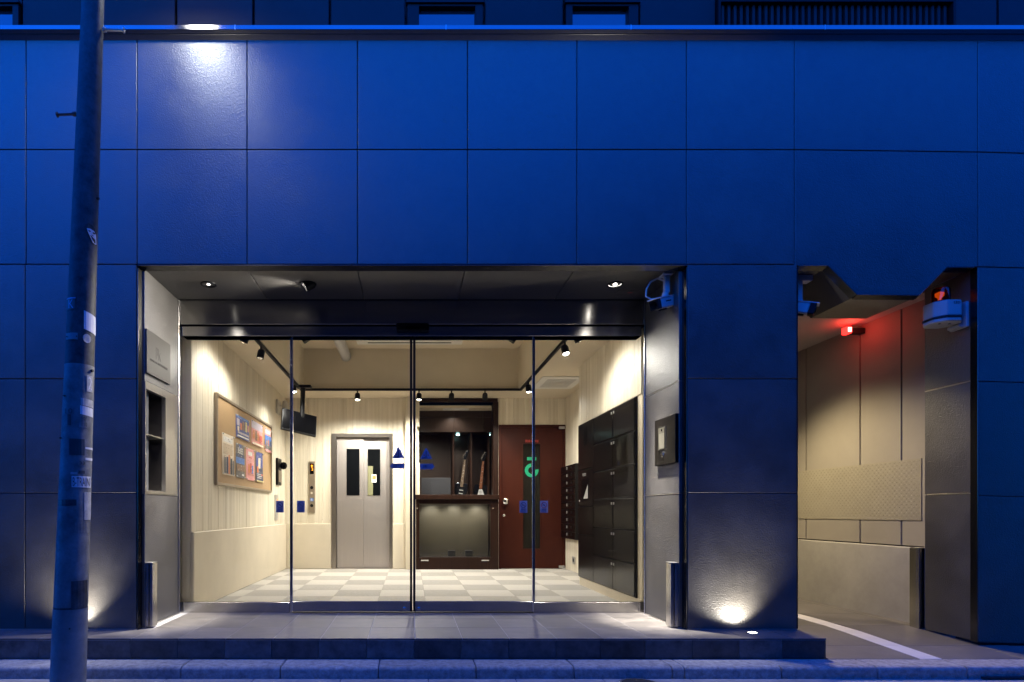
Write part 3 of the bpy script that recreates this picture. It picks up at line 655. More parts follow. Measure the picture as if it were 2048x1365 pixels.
def patch(name, m, px0, px1, py0, py1, off=0.003, label=None, skew=0.0, parent=None):
    nu, nv = 5, 2; b = MB(); vs = []; fs = []
    for lay in (0, 0.0008):
        for j in range(nv+1):
            for i in range(nu+1):
                px = px0+(px1-px0)*i/nu; py = py0+(py1-py0)*j/nv+skew*(i/nu)
                vs.append(pole_pt(pth(px, py), pz(py), off+lay))
    n = (nu+1)*(nv+1); q = lambda i, j: j*(nu+1)+i
    for j in range(nv):
        for i in range(nu):
            f = (q(i, j), q(i+1, j), q(i+1, j+1), q(i, j+1)); fs += [f[::-1], tuple(a+n for a in f)]
    rim = [q(i, 0) for i in range(nu)]+[q(nu, j) for j in range(nv)]+[q(i, nv) for i in range(nu, 0, -1)]+[q(0, j) for j in range(nv, 0, -1)]
    for a, c in zip(rim, rim[1:]+rim[:1]): fs.append((a, c, c+n, a+n))
    return b.add(vs, fs).build(name, m, parent or pole, label=label)
def blob(name, m, pts, off, parent, label=None):
    """a small flat printed shape on the pole, outline in pixels of the photograph"""
    b = MB(); n = len(pts)
    b.add([pole_pt(pth(*p), pz(p[1]), off) for p in pts]+[pole_pt(pth(*p), pz(p[1]), off+0.0005) for p in pts],
          [list(range(n-1, -1, -1)), list(range(n, 2*n))]+[(i, (i+1) % n, n+(i+1) % n, n+i) for i in range(n)])
    return b.build(name, m, parent, label=label)
def pole_text(s, pxc, pyc, h_px, w_px, m, parent, off=0.005):
    vs, fs = text_data(s, 1.0, 0.0)
    xs = [v.x for v in vs]; ys = [v.y for v in vs]; kx = w_px/(max(xs)-min(xs)); ky = h_px/(max(ys)-min(ys)); mx_, my_ = (max(xs)+min(xs))/2, (max(ys)+min(ys))/2
    b = MB(); b.add([pole_pt(pth(pxc+(v.x-mx_)*kx, pyc-(v.y-my_)*ky), pz(pyc-(v.y-my_)*ky), off) for v in vs], fs); return b.build('lettering', m, parent)
# screaming face sticker
fc = blob('face_sticker', 'ink', [(170, 470), (171, 459), (176, 456.5), (184, 457.5), (189, 462), (191.5, 474), (192.5, 492.5), (187, 493.5), (183.5, 491), (177, 480), (173, 474)], 0.004, pole, 'black and white sticker of a shouting face')
blob('face', 'paper', [(173.5, 466), (180, 465.5), (187, 467), (190.5, 472), (191.5, 490.5), (188, 491.5), (184.5, 490), (178.5, 479), (175, 473)], 0.0046, fc)
for pts in ([(175.5, 469), (180, 469.5), (180.5, 471.5), (177, 471.8)], [(184, 470), (189, 469.5), (189, 472.5), (185, 473)], [(183.8, 482), (188.5, 482.3), (189, 487.5), (186, 487)], [(182, 476), (186, 477), (185, 478), (182, 477.5)]):
    blob('ink_mark', 'ink', pts, 0.0054, fc)
k = patch('letter_sticker', 'darkpaper', 133, 151, 605, 628, 0.003); pole_text('K', 143.5, 617, 17, 9, 'sticker', k); patch('edge_strip', 'sticker', 134, 152, 604.5, 607, 0.004, parent=k)
patch('paper_sheet', 'paper', 167.5, 190.5, 628, 664, 0.003, 'blank white paper square pasted on the pole', 6)
pl = patch('number_plate', 'wrap2', 134, 156, 674, 687, 0.004, 'small riveted metal tag on the pole'); 
for px in (136, 154): MB().cyl(pole_pt(pth(px, 681), pz(681), 0.004), pole_pt(pth(px, 681), pz(681), 0.009), 0.004, n=8).build('rivet', 'ink', pl)
blob('round_sticker', 'oldpaper', [(173.5+8*math.cos(a), 682+9*math.sin(a)) for a in [i*math.pi/6 for i in range(12)]], 0.003, pole)
g = patch('tag_sticker', 'oldpaper', 173, 184, 754, 786, 0.0035); pole_text('2', 179, 769, 26, 7, 'paper', g, 0.005)
patch('paper_sheet', 'paper', 160, 184.5, 815, 832, 0.0035, None, 3); patch('paper_sheet', 'oldpaper', 161, 185, 800, 814, 0.0035, None, 2)
patch('dark_sticker', 'darkpaper', 139.5, 168.5, 881, 913, 0.0035); patch('dark_sticker', 'darkpaper', 136.5, 143, 834, 855, 0.0035)
patch('paper_strip', 'paper', 170, 184, 896, 900, 0.0035); patch('paper_strip', 'paper', 170, 183.5, 917, 922, 0.0035)
s = patch('paper_strip', 'oldpaper', 142, 155, 946.5, 951, 0.0035); patch('dark_sticker', 'darkpaper', 157, 169, 943, 949, 0.0035)
g = patch('graffiti_sticker', 'wrap', 156, 171, 923, 933, 0.003); pole_text('33', 164, 928, 6, 10, 'ink', g)
g = patch('graffiti_sticker', 'wrap', 158, 178, 834, 858, 0.003); pole_text('1%', 168, 846, 20, 10, 'darkpaper', g)
g = patch('graffiti_sticker', 'wrap', 130, 149, 820, 833, 0.003); pole_text('10', 139, 827, 10, 14, 'darkpaper', g)
g = patch('word_sticker', 'paper', 144, 180, 954, 976, 0.0035, 'white sticker with a word in tall block letters'); pole_text('B-TRAIN', 162, 965, 17, 32, 'darkpaper', g)
patch('torn_sticker', 'oldpaper', 168, 181, 985, 1040, 0.003); patch('torn_sticker', 'darkpaper', 118, 153, 1000, 1012, 0.003); patch('torn_sticker', 'wrap', 150, 178, 1045, 1066, 0.003)
patch('dark_sticker', 'pole', 143, 173.5, 1160, 1216, 0.0045)
for px, py in ((182.5, 743), (194, 398), (131, 797), (124, 879), (140, 1252)):
    p, q = pole_pt(pth(px, py), pz(py), -0.004), pole_pt(pth(px, py), pz(py), 0.014)
    MB().cyl(p, q, 0.009 if py in (743, 398) else 0.005, n=8).build('bolt', 'ink', pole)
def step_bolt(px0, px1, py):
    z = pz(py); a = Vector((XS(px0, PY), PY, z)); c = Vector((XS(px1, PY), PY, z-0.004))
    b = MB(); b.cyl(a, c, 0.008, n=8); e = (c-a).normalized(); b.cyl(c, c+e*0.008, 0.016, n=10); b.cyl(a, a+e*0.02, 0.014, n=8)
    b.build('step_bolt', 'steel_soft' if px1 > px0 else 'ink', pole, smooth=True)
step_bolt(152, 116, 228.5); step_bolt(206, 246, 60)
# street lamp clamped to the pole above the frame of the photograph
lz = 4.95; lp = Vector((-1.743, -0.37, lz))
sl = thing('street_lamp', 'lit street lamp head clamped to the pole above the cornice', 'street lamp', (pole_c(lz), PY, lz))
MB().tube([pole_pt(1.2, lz+0.10), (lp.x-0.14, -0.52, lz+0.17), (lp.x, lp.y-0.02, lz+0.10)], 0.018).build('arm', 'steel_soft', sl, smooth=True)
MB().ring((0, 0), 0, 0, 0, 0.01, 3) if False else None
pole_sleeve(lz+0.05, lz+0.15, 0.012, k=1).build('clamp', 'steel_soft', sl, smooth=True)
MB().box(lp.x-0.13, lp.x+0.13, lp.y-0.07, lp.y+0.07, lz+0.03, lz+0.09).build('lamp_head', 'offwhite', sl, bevel=0.012)
MB().box(lp.x-0.11, lp.x+0.11, lp.y-0.055, lp.y+0.055, lz+0.022, lz+0.029).build('lamp_lens', 'lens', sl)
spot('street_lamp_light', sl, (lp.x, lp.y, lz+0.015), (lp.x, lp.y+0.02, 0), 60, (0.86, 0.95, 1.0), 150, 0.9, 0.06)

# ================================================================== PORCH FITTINGS
def downlight(x, y, lit, lab, power, tgt, core=1.0):
    t = thing('downlight', lab, 'ceiling light', (x, y, 2.85), 'recessed downlights in the porch soffit')
    T = Matrix.Translation((x, y, 2.85)) @ Matrix.Rotation(math.pi, 4, 'X')
    MB(T).ring((0, 0), 0.052, 0.066, -0.004, 0.006, 28).build('trim_ring', 'black', t, smooth=True)
    MB(T).lathe((0, 0, -0.0035), (0, 0, 1), [(0.0515, 0), (0.0515, 0.004), (0.042, 0.002), (0.020, 0.0005)], 24).build('reflector', 'lens_dim' if lit else 'reflector', t, smooth=True)
    MB(T).ring((0, 0), 0, 0.014, 0.0006, 0.003, 14).build('bulb', 'lens' if lit else 'lens_dim', t)
    # the beam of one reflector lamp: a wide skirt and a narrow core that leans to the wall it washes
    for dg_, pw, lean in ((125, 26, 0), (80, 16, 0), (54, 12, 1), (40, 50, 1), (27, 380, 1)):
        spot('downlight_beam', t, (x, y, 2.835), tgt if lean else (x, y, 0), pw*power*(core if lean else 1.0), deg=dg_, blend=1.0, rad=0.04)
downlight(-1.714, 0.357, False, 'downlight nearest the nameplate wall', 1.5, (-2.15, 0.38, 0.0), 1.4)
downlight(1.727, 0.357, True, 'glowing downlight next to the white bullet camera', 1.9, (2.15, 0.38, 0.0), 2.4)
# swivel spot
ex, ey = -0.868, 0.35
sp_ = thing('swivel_spotlight', 'black swivel spotlight tilted out of the porch ceiling', 'ceiling light', (ex, ey, 2.85))
T = Matrix.Translation((ex, ey, 2.85)) @ Matrix.Rotation(math.pi, 4, 'X')
MB(T).ring((0, 0), 0.05, 0.068, -0.004, 0.008, 28).build('trim_ring', 'black', sp_, smooth=True)
dd = Vector((-0.86, -0.10, -0.50)).normalized(); o_ = Vector((ex+0.03, ey, 2.862))
MB().lathe(o_, o_+dd, [(0.03, -0.03), (0.05, 0.0), (0.05, 0.07), (0.042, 0.07), (0.040, 0.055)], 24).build('head', 'black', sp_, smooth=True)
MB().cyl(o_+dd*0.056, o_+dd*0.060, 0.038, n=20).build('bulb', 'lens', sp_)
spot('swivel_beam', sp_, o_+dd*0.075, o_+dd*2, 270, deg=96, blend=0.9, rad=0.03)
# nameplate
T = on_left(0.055, 2.03, RL+0.0)
npl = thing('nameplate', 'square steel nameplate with an etched monogram on the porch wall', 'sign', (RL, 0.055, 2.03))
MB(T).box(0, 0.445, 0, 0.35, 0.0, 0.016).build('plate', 'nameplate', npl, bevel=0.002)
b = MB(T @ Matrix.Translation((0.205, 0.20, 0.0164)))
for q in ((-0.045, -0.037, -0.05, 0.045), (-0.045, 0.012, 0.037, 0.045), (0.004, 0.012, -0.05, 0.0368), (-0.020, -0.014, -0.02, 0.0368)): b.box(q[0], q[1], q[2], q[3], 0, 0.0006)
b.prism([(0.0125, -0.010), (0.040, 0.020), (0.048, 0.020), (0.018, -0.012)], 'z', 0, 0.0006); b.prism([(0.018, -0.012), (0.024, -0.009), (0.050, -0.05), (0.041, -0.05)], 'z', 0, 0.0006)
b.build('monogram', 'ink', npl)
text('lettering', 'MUSICAL INSTRUMENT', 0.03, T @ Matrix.Translation((0.22, 0.118, 0.0164)), 'ink', npl, width=0.33)
# intercom panel
T = on_right(0.44, 1.316, RR)
ic = thing('intercom_panel', 'dark bronze entry intercom with pale screen and silver button', 'intercom', (RR, 0.44, 1.316))
MB(T).box(0, 0.385, 0, 0.39, 0, 0.028).build('plate', 'bronze', ic, bevel=0.002)
MB(T).box(0.085, 0.235, 0.125, 0.315, 0.0285, 0.031).build('recess', 'blackm', ic)
MB(T).box(0.085, 0.20, 0.128, 0.312, 0.0312, 0.0335).build('screen_frame', 'screen', ic)
MB(T).box(0.108, 0.205, 0.135, 0.262, 0.0337, 0.036).build('screen', 'screen2', ic)
MB(T).lathe((0.15, 0.29, 0.0337), (0.15, 0.29, 1), [(0.010, 0), (0.010, 0.002), (0.004, 0.003)], 12).build('camera_lens', 'black_gloss', ic, smooth=True)
MB(T).lathe((0.165, 0.085, 0.0285), (0.165, 0.085, 1), [(0.024, 0), (0.024, 0.006), (0.019, 0.010), (0.005, 0.011)], 20).build('button', 'chrome', ic, smooth=True)
# flood barrier channels
for nm, lab, x0, x1, y0, y1, z0, z1 in (('guard_post', 'short steel corner guard below the wall niche', -2.109, -2.052, 0.055, 0.14, 0.008, 0.515),
                            ('guard_post', 'short steel corner guard below the intercom', 2.062, 2.123, 0.055, 0.14, 0.008, 0.515),
                            ('guard_post', 'steel corner guard at the end of the driveway plinth', 4.43, 4.568, 0.503, 0.60, -0.098, 0.605)):
    t = thing(nm, lab, 'corner guard', ((x0+x1)/2, (y0+y1)/2, z0), 'steel corner guards')
    m_ = (x0+x1)/2
    g = MB(); g.box(x0, x1, y0+0.022, y1, z0, z1); g.build('channel', 'steel', t, bevel=0.002)
    MB().box(x0, x0+0.022, y0, y0+0.022, z0, z1).build('flange', 'steel', t, bevel=0.0015); MB().box(x1-0.022, x1, y0, y0+0.022, z0, z1).build('flange', 'steel', t, bevel=0.0015)
    MB().box(x0-0.002, x1+0.002, y0-0.002, y1, z1+0.0005, z1+0.006).build('cap', 'steel_soft', t, bevel=0.001)
# ground uplights
def uplight(px, Yg, lab, power):
    x = XS(px, Yg)
    t = thing('ground_uplight', lab, 'ground light', (x, Yg, 0), 'ground uplights washing the tiled piers')
    T = Matrix.Translation((x, Yg, 0))
    MB(T).ring((0, 0), 0.030, 0.044, 0.0005, 0.006, 24).build('trim_ring', 'steel_soft', t, smooth=True)
    MB(T).ring((0, 0), 0, 0.0295, 0.0006, 0.005, 20).build('lens', 'lens_ground', t, smooth=True)
    spot('uplight_beam', t, (x, Yg, 0.012), (x-0.14, 0.02, 0.6), power, (1, 0.92, 0.78), 125, 1.0, 0.02)
uplight(1505, -0.135, 'ground uplight glowing on the porch edge by the driveway', 64)
uplight(150, -0.135, 'ground uplight behind the street pole', 64)

# bullet camera with swan cable
def bullet(t, c, d, L, wd):
    d = Vector(d).normalized(); u = d.cross(ZP).normalized(); v = u.cross(d)
    T = frame(c, u, v, d)
    MB(T).box(-wd, wd, -wd, wd, -L/2, L/2-0.045).build('body', 'white', t, bevel=0.008)
    MB(T).box(-wd-0.003, wd+0.003, wd*0.98, wd+0.008, -L/2, L/2+0.015).build('sun_hood', 'white', t, bevel=0.003)
    MB(T).box(-wd, wd, -wd, wd*0.97, L/2-0.0445, L/2).build('face_plate', 'black', t, bevel=0.004)
    MB(T).lathe((0, 0, L/2), (0, 0, 1+L/2), [(wd*0.7, 0), (wd*0.7, 0.006), (wd*0.45, 0.004), (wd*0.2, 0.002)], 20).build('lens', 'black_gloss', t, smooth=True)
    MB(T).box(-wd*0.3, wd*0.3, -wd-0.012, -wd-0.0005, -L*0.1, L*0.2).build('sensor_window', 'black', t)
    MB(T).box(-wd-0.0008, -wd-0.0002, wd*0.1, wd*0.35, -L*0.25, L*0.05).build('printed_mark', 'dgrey', t)
    return T
ccx, ccy = 2.075, 0.16
cc = thing('security_camera', 'white bullet camera hanging from the porch ceiling above the intercom wall', 'security camera', (ccx, ccy, 2.85))
MB().box(ccx-0.045, ccx+0.035, ccy-0.045, ccy+0.045, 2.836, 2.8495).build('ceiling_mount', 'white', cc, bevel=0.004)
MB().box(ccx-0.022, ccx+0.022, ccy-0.022, ccy+0.022, 2.70, 2.836).build('stem', 'white', cc, bevel=0.006)
MB().cyl((ccx-0.01, ccy-0.0, 2.70), (ccx-0.01, ccy, 2.66), 0.026, n=16).build('swivel', 'white', cc, smooth=True)
bullet(cc, (ccx-0.045, ccy-0.03, 2.605), (-0.80, -0.50, -0.30), 0.24, 0.04)
MB().tube([(ccx-0.02, ccy, 2.80), (ccx-0.08, ccy-0.01, 2.815), (ccx-0.14, ccy-0.02, 2.78), (ccx-0.175, ccy-0.03, 2.72), (ccx-0.18, ccy-0.03, 2.66), (ccx-0.14, ccy-0.03, 2.64), (ccx-0.06, ccy-0.02, 2.645)], 0.007).build('cable', 'white', cc, smooth=True)
ax_, ay_ = 3.185, 0.17
ac = thing('security_camera', 'white bullet camera tucked under the driveway soffit beside the pier', 'security camera', (ax_, ay_, 2.84))
MB().box(ax_-0.08, ax_+0.075, ay_-0.02, ay_+0.06, 2.80, 2.845).build('ceiling_mount', 'white', ac, bevel=0.004)
MB().box(ax_-0.05, ax_-0.006, ay_-0.02, ay_+0.02, 2.63, 2.80).build('stem', 'white', ac, bevel=0.006)
bullet(ac, (ax_-0.03, ay_-0.01, 2.575), (0.80, -0.52, -0.30), 0.22, 0.042)

# rotating beacon on the reveal of the driveway
bxw, bY = 4.436, 0.13
be = thing('warning_beacon', 'rotating warning light with red dome on a white wall box', 'beacon', (bxw, bY, 2.45))
MB().box(bxw-0.025, bxw, bY-0.075, bY+0.075, 2.395, 2.60).build('wall_bracket', 'offwhite', be, bevel=0.005)
MB().box(bxw-0.065, bxw-0.026, bY-0.05, bY+0.05, 2.40, 2.425).build('bracket_foot', 'offwhite', be, bevel=0.004)
oct_ = lambda hw, hd, c: [(-hw+c, -hd), (hw-c, -hd), (hw, -hd+c), (hw, hd-c), (hw-c, hd), (-hw+c, hd), (-hw, hd-c), (-hw, -hd+c)]
bc = bxw-0.15
MB().prism([(bc+u, bY+v) for u, v in oct_(0.115, 0.105, 0.06)], 'z', 2.475, 2.60).build('housing', 'offwhite', be, bevel=0.006)
MB().prism([(bc+u, bY+v) for u, v in oct_(0.118, 0.108, 0.06)], 'z', 2.462, 2.474).build('seam', 'dgrey', be)
MB().prism([(bc+u, bY+v) for u, v in oct_(0.115, 0.105, 0.06)], 'z', 2.432, 2.461).build('base', 'offwhite', be, bevel=0.006)
MB().cyl((bc-0.01, bY, 2.60), (bc-0.01, bY, 2.615), 0.07, n=24).build('dome_seat', 'dgrey', be, smooth=True)
MB().lathe((bc-0.01, bY, 2.615), (bc-0.01, bY, 3), [(0.062, 0), (0.060, 0.09), (0.052, 0.108), (0.02, 0.112)], 28).build('dome', 'reddome', be, smooth=True)
MB().lathe((bc-0.02, bY, 2.617), (bc-0.02, bY, 3), [(0.012, 0), (0.012, 0.03), (0.028, 0.045), (0.030, 0.07), (0.01, 0.08)], 16).build('lamp', 'amber', be, smooth=True)
MB().lathe((bc+0.02, bY, 2.64), (bc+0.06, bY, 2.65), [(0.006, 0), (0.03, 0.012), (0.034, 0.02)], 16).build('mirror', 'blackm', be, smooth=True)
for u in (-0.05, 0.03): MB().cyl((bc+u, bY-0.03, 2.4285), (bc+u, bY-0.03, 2.433), 0.009, n=10).build('screw', 'dgrey', be)
text('lettering', 'LED', 0.03, on_front(bc+0.02, 2.575, bY-0.1056), 'dgrey', be)
# red lamp on the driveway wall
rp = Vector((XS(1695, 1.38), 1.38, ZS(662, 1.38)))
rl = thing('red_lamp', 'small glowing red warning lamp high on the driveway wall', 'lamp', (WX, 1.38, 2.75))
MB().box(rp.x+0.02, WX-0.001, 1.345, 1.415, rp.z-0.035, rp.z+0.02).build('bracket', 'dgrey', rl, bevel=0.004)
MB().box(rp.x-0.035, rp.x+0.019, 1.34, 1.42, rp.z-0.035, rp.z+0.035).build('lens', 'redlens', rl, bevel=0.006)
MB().box(rp.x-0.025, rp.x+0.009, 1.336, 1.3395, rp.z-0.022, rp.z+0.022).build('bulb', 'redcore', rl)
point('red_lamp_glow', rl, (rp.x-0.08, 1.25, rp.z-0.03), 1.8, (1, 0.05, 0.03), 0.04)
# lamp deeper in the driveway, behind the pier
dl_ = thing('driveway_light', 'ceiling light inside the driveway behind the pier', 'ceiling light', (3.4, 1.9, 2.84))
MB().box(3.3, 3.5, 1.5, 2.3, 2.79, 2.839).build('housing', 'white', dl_, bevel=0.005); MB().box(3.315, 3.485, 1.52, 2.28, 2.781, 2.7895).build('diffuser', 'lens_dim', dl_)
spot('driveway_beam', dl_, (3.4, 1.9, 2.76), (3.95, 1.35, 0), 470, (1, 0.80, 0.48), 112, 0.7, 0.15)
# drain and bar at the kerb
dn = thing('drain_cover', 'dark oval drain cover in the gutter', 'drain cover', (1.53, -0.68, -0.2275))
MB(Matrix.Translation((1.53, -0.68, -0.2275))).ring((0, 0), 0, 0.12, 0.0005, 0.006, 28).build('lid', 'ink', dn); MB(Matrix.Translation((1.53, -0.68, -0.2275))).ring((0, 0), 0.121, 0.135, 0.0005, 0.005, 28).build('rim', 'steel_soft', dn)
br = MB().box(3.92, 5.4, -0.575, -0.5475, -0.227, -0.2085).build('rubber_strip', 'rubber', bevel=0.004); br['label'] = 'black rubber strip lying along the foot of the kerb'; br['category'] = 'strip'

# ================================================================== LOBBY FITTINGS
# elevator
el = thing('elevator', 'two-leaf stainless elevator door with narrow dark windows', 'elevator', ((eL+eR)/2, BY, 0))
MB().box(eL+0.003, XB(673), BY-0.03, BY+0.11, 0, eT).build('jamb', 'elevframe', el, bevel=0.003)
MB().box(XB(779), eR-0.003, BY-0.03, BY+0.11, 0, eT).build('jamb', 'elevframe', el, bevel=0.003)
MB().box(XB(673), XB(779), BY-0.03, BY+0.11, eT-0.06, eT).build('lintel', 'elevframe', el, bevel=0.003)
MB().box(XB(673), XB(779), BY-0.02, BY+0.11, 0.0008, 0.006).build('sill', 'elevframe', el)
def eleaf(px0, px1, y0, w0, w1):
    x0, x1 = XB(px0), XB(px1)
    d = MB().box(x0, x1, y0, y0+0.025, 0.008, eT-0.062).build('door_leaf', 'elevdoor', el, bevel=0.002)
    MB().box(XB(w0)-0.006, XB(w1)+0.006, y0-0.0035, y0-0.0005, ZS(991, BY)-0.006, ZS(898, BY)+0.006).build('window_frame', 'steel_soft', d)
    MB().box(XB(w0), XB(w1), y0-0.0045, y0-0.0037, ZS(991, BY), ZS(898, BY)).build('window', 'elevglass', d)
    return d
e1 = eleaf(673, 726.5, BY+0.03, 693, 718.5); e2 = eleaf(724, 779, BY+0.06, 735, 760)
MB().box(XB(735), XB(745.5), BY+0.0535, BY+0.0545, ZS(991, BY), ZS(932, BY)).build('painted_cabin_light', 'cabin', e2)  # pale colour on the window stands in for the lit cabin behind
MB().box(XB(743), XB(752.5), BY+0.0525, BY+0.0533, ZS(965, BY), ZS(949, BY)).build('notice', 'p_white', e2); MB().box(XB(744), XB(751.5), BY+0.0518, BY+0.0524, ZS(959, BY), ZS(951, BY)).build('notice_print', 'p_orange', e2)
# call panel
T = on_front(XB(618), ZS(1026, BY), BY-0.003); w_, h_ = XB(630)-XB(618), ZS(923.5, BY)-ZS(1026, BY)
cpn = thing('elevator_call_panel', 'tall brown elevator call panel with orange floor display', 'call panel', (XB(624), BY, 0.92))
MB(T).box(0, w_, 0, h_, 0, 0.012).build('plate', 'boardframe', cpn, bevel=0.002)
MB(T).box(0.018, w_-0.018, h_*0.755, h_*0.96, 0.0122, 0.0135).build('display', 'black_gloss', cpn)
b = MB(T @ Matrix.Translation((w_*0.5, h_*0.91, 0.0137))); b.prism([(-0.02, 0), (0.02, 0), (0, 0.024)], 'z', 0, 0.001); b.box(-0.007, 0.007, -0.022, -0.0005, 0, 0.001); b.build('arrow', 'orange', cpn)
text('digit', '3', 0.065, T @ Matrix.Translation((w_*0.58, h_*0.845, 0.0137)), 'orange', cpn)
for v in (0.49, 0.14): MB(T).lathe((w_*0.48, h_*v, 0.0122), (w_*0.48, h_*v, 1), [(0.026, 0), (0.026, 0.006), (0.016, 0.007), (0.006, 0.004)], 16).build('button', 'black', cpn, smooth=True)
MB(T).ring((w_*0.48, h_*0.385), 0, 0.016, 0.0122, 0.014, 12).build('sensor', 'p_cream', cpn)
bs = MB(T).box(w_*0.25, w_*0.75, h_*0.225, h_*0.285, 0.0122, 0.0132).build('wheelchair_sign', 'p_sky', cpn); MB(T).ring((w_*0.48, h_*0.248), 0.009, 0.014, 0.0134, 0.014, 14, 2.2, 2.2+4.4).build('wheel_mark', 'p_white', bs)
MB(T).box(w_*0.46, w_*0.54, h_*0.25, h_*0.28, 0.0134, 0.014).build('rider_mark', 'p_white', bs)
# bulletin board
T = on_left(1.47, 1.205, LX+0.003); W_, H_ = 2.36, 0.965
bb = thing('bulletin_board', 'long tan cork notice board in a bronze frame', 'notice board', (LX, 1.47, 1.2))
MB(T).box(0.03, W_-0.03, 0.03, H_-0.03, 0, 0.018).build('cork', 'cork', bb)
for q in ((0, W_, 0, 0.03), (0, W_, H_-0.03, H_), (0, 0.03, 0.0305, H_-0.0305), (W_-0.03, W_, 0.0305, H_-0.0305)):
    MB(T).box(q[0], q[1], q[2], q[3], 0, 0.032).build('frame_rail', 'boardframe', bb, bevel=0.003)
BX = LX+0.022
def poster(px0, px1, py0, py1, sheet, lab, marks, words=None):
    Ya, Yb = -BX*F/(CX-px0)-D, -BX*F/(CX-px1)-D
    z1, z0 = ZS(py0, Ya), ZS(py1, Ya)
    w_, h_ = Yb-Ya, z1-z0; T = on_left(Ya, z0, BX)
    t = thing('poster', lab, 'poster', (BX, Ya, z0), 'posters pinned to the cork board')
    # a sheet that bows a little off the board
    b = MB(T); vs = []; fs = []; n = 8
    for k, o in enumerate((0.001, 0.0018)):
        for j in range(n+1):
            v = j/n; bow = 0.006*(1-v)**3
            vs += [(0, v*h_, o+bow), (w_, v*h_, o+bow*1.6)]
    m_ = 2*(n+1)
    for j in range(n): fs += [(2*j, 2*j+2, 2*j+3, 2*j+1), (m_+2*j, m_+2*j+1, m_+2*j+3, m_+2*j+2), (2*j, m_+2*j, m_+2*j+2, 2*j+2), (2*j+1, 2*j+3, m_+2*j+3, m_+2*j+1)]
    fs += [(0, 1, m_+1, m_), (2*n, m_+2*n, m_+2*n+1, 2*n+1)]
    b.add(vs, fs); sh = b.build('sheet', sheet, t)
    for i, (m2, u0, u1, v0, v1) in enumerate(marks):
        o = 0.0125*(1-v0)**3+0.0022+0.0004*i
        MB(T).box(u0*w_, u1*w_, v0*h_, v1*h_, o, o+0.0003).build('print', m2, sh)
    for m2, k_ in (('p_white' if sheet not in ('p_cream', 'p_white') else 'p_grey', 26), ('p_black', 14)):
        fp = MB(T)
        for _ in range(k_):
            u, v = rnd.uniform(.08, .85), rnd.uniform(.05, .92); du, dv = rnd.uniform(.02, .10), rnd.uniform(.004, .014)
            o = 0.0125*(1-v)**3+0.0075; fp.add([(u*w_, v*h_, o), ((u+du)*w_, v*h_, o), ((u+du)*w_, (v+dv)*h_, o), (u*w_, (v+dv)*h_, o)], [(0, 1, 2, 3)])
        fp.build('fine_print', m2, sh)
    for (u, v) in ((0.06, 0.97), (0.94, 0.97), (0.06, 0.03), (0.94, 0.03)):
        MB(T).cyl((u*w_, v*h_, 0.002), (u*w_, v*h_, 0.018), 0.007, n=8).build('pin', 'p_white', t)
    if words:
        for s, u, v, hh, m2, ww in words:
            text('lettering', s, hh*h_, T @ Matrix.Translation((u*w_, v*h_, 0.0125*(1-v)**3+0.009)), m2, sh, width=ww*w_ if ww else None)
poster(443.8, 466.9, 864.5, 948.6, 'p_cream', 'beige poster with a row of people standing at its foot', [('p_white', .1, .9, .80, .93), ('p_beige', .08, .9, .5, .76), ('p_grey', .08, .22, .03, .42), ('p_navy', .26, .42, .03, .44), ('p_orange', .44, .56, .03, .5), ('p_black', .60, .76, .03, .42), ('p_grey', .8, .95, .03, .38), ('p_cream', .45, .55, .45, .52), ('p_beige', .12, .2, .42, .47), ('p_beige', .62, .72, .42, .47)])
poster(471.3, 497.7, 828, 873.8, 'p_blue', 'wide blue poster crowded with small colourful figures', [('p_sky', 0, 1, .9, 1), ('p_lilac', .05, .25, .55, .85), ('p_orange', .3, .42, .4, .7), ('p_brown', .46, .62, .42, .8), ('p_yellow', .68, .8, .4, .85), ('p_rose', .84, .96, .45, .75), ('p_cream', .08, .2, .3, .5), ('p_white', .05, .9, .06, .12), ('p_lilac', .08, .92, .2, .27)], [('LIVE TOUR', .5, .24, .09, 'p_white', .8)])
poster(502, 525, 839, 887.6, 'p_rose', 'poster fading from pale lilac into brick red', [('p_lilac', .02, .98, .68, .99), ('p_pink', .05, .95, .5, .67), ('p_orange', .1, .25, .25, .6), ('p_brown', .3, .44, .2, .62), ('p_orange', .5, .6, .22, .56), ('p_red', .66, .9, .18, .5), ('p_cream', .05, .95, .02, .09)])
poster(529, 542.5, 854.6, 902, 'p_pink', 'narrow pink and blue poster curling off the board', [('p_white', .15, .85, .78, .92), ('p_sky', .02, .98, .28, .70), ('p_grey', .02, .98, .10, .27), ('p_brown', .15, .35, .28, .5), ('p_orange', .45, .6, .28, .52), ('p_navy', .7, .85, .28, .5)])
poster(471.3, 488.4, 885.4, 954.6, 'p_grey', 'dark poster with white brush characters and a blue band', [('p_sky', .0, 1, .42, .60), ('p_navy', 0, 1, .60, .7), ('p_blue', .35, .65, .86, .99), ('p_white', .6, .85, .07, .12), ('p_brown', .05, .95, .2, .38)], [('班', .45, .78, .2, 'p_white', .6)])
poster(491.6, 508, 894.7, 959.5, 'p_pink', 'pink poster with a small group picture', [('p_white', .25, .75, .78, .90), ('p_red', .35, .7, .70, .73), ('p_orange', .2, .4, .22, .5), ('p_red', .42, .6, .2, .54), ('p_sky', .64, .8, .22, .48), ('p_rose', .15, .85, .15, .22)])
poster(510.9, 525, 902, 963, 'p_navy', 'navy poster with a pale standing figure', [('p_blue', .03, .97, .5, .98), ('p_cream', .35, .65, .45, .8), ('p_rose', .42, .58, .78, .93), ('p_orange', .12, .35, .3, .5), ('p_white', .1, .75, .24, .26), ('p_white', .1, .8, .18, .20), ('p_white', .1, .7, .12, .14), ('p_red', .7, .92, .22, .27), ('p_yellow', 0, 1, 0, .04)])
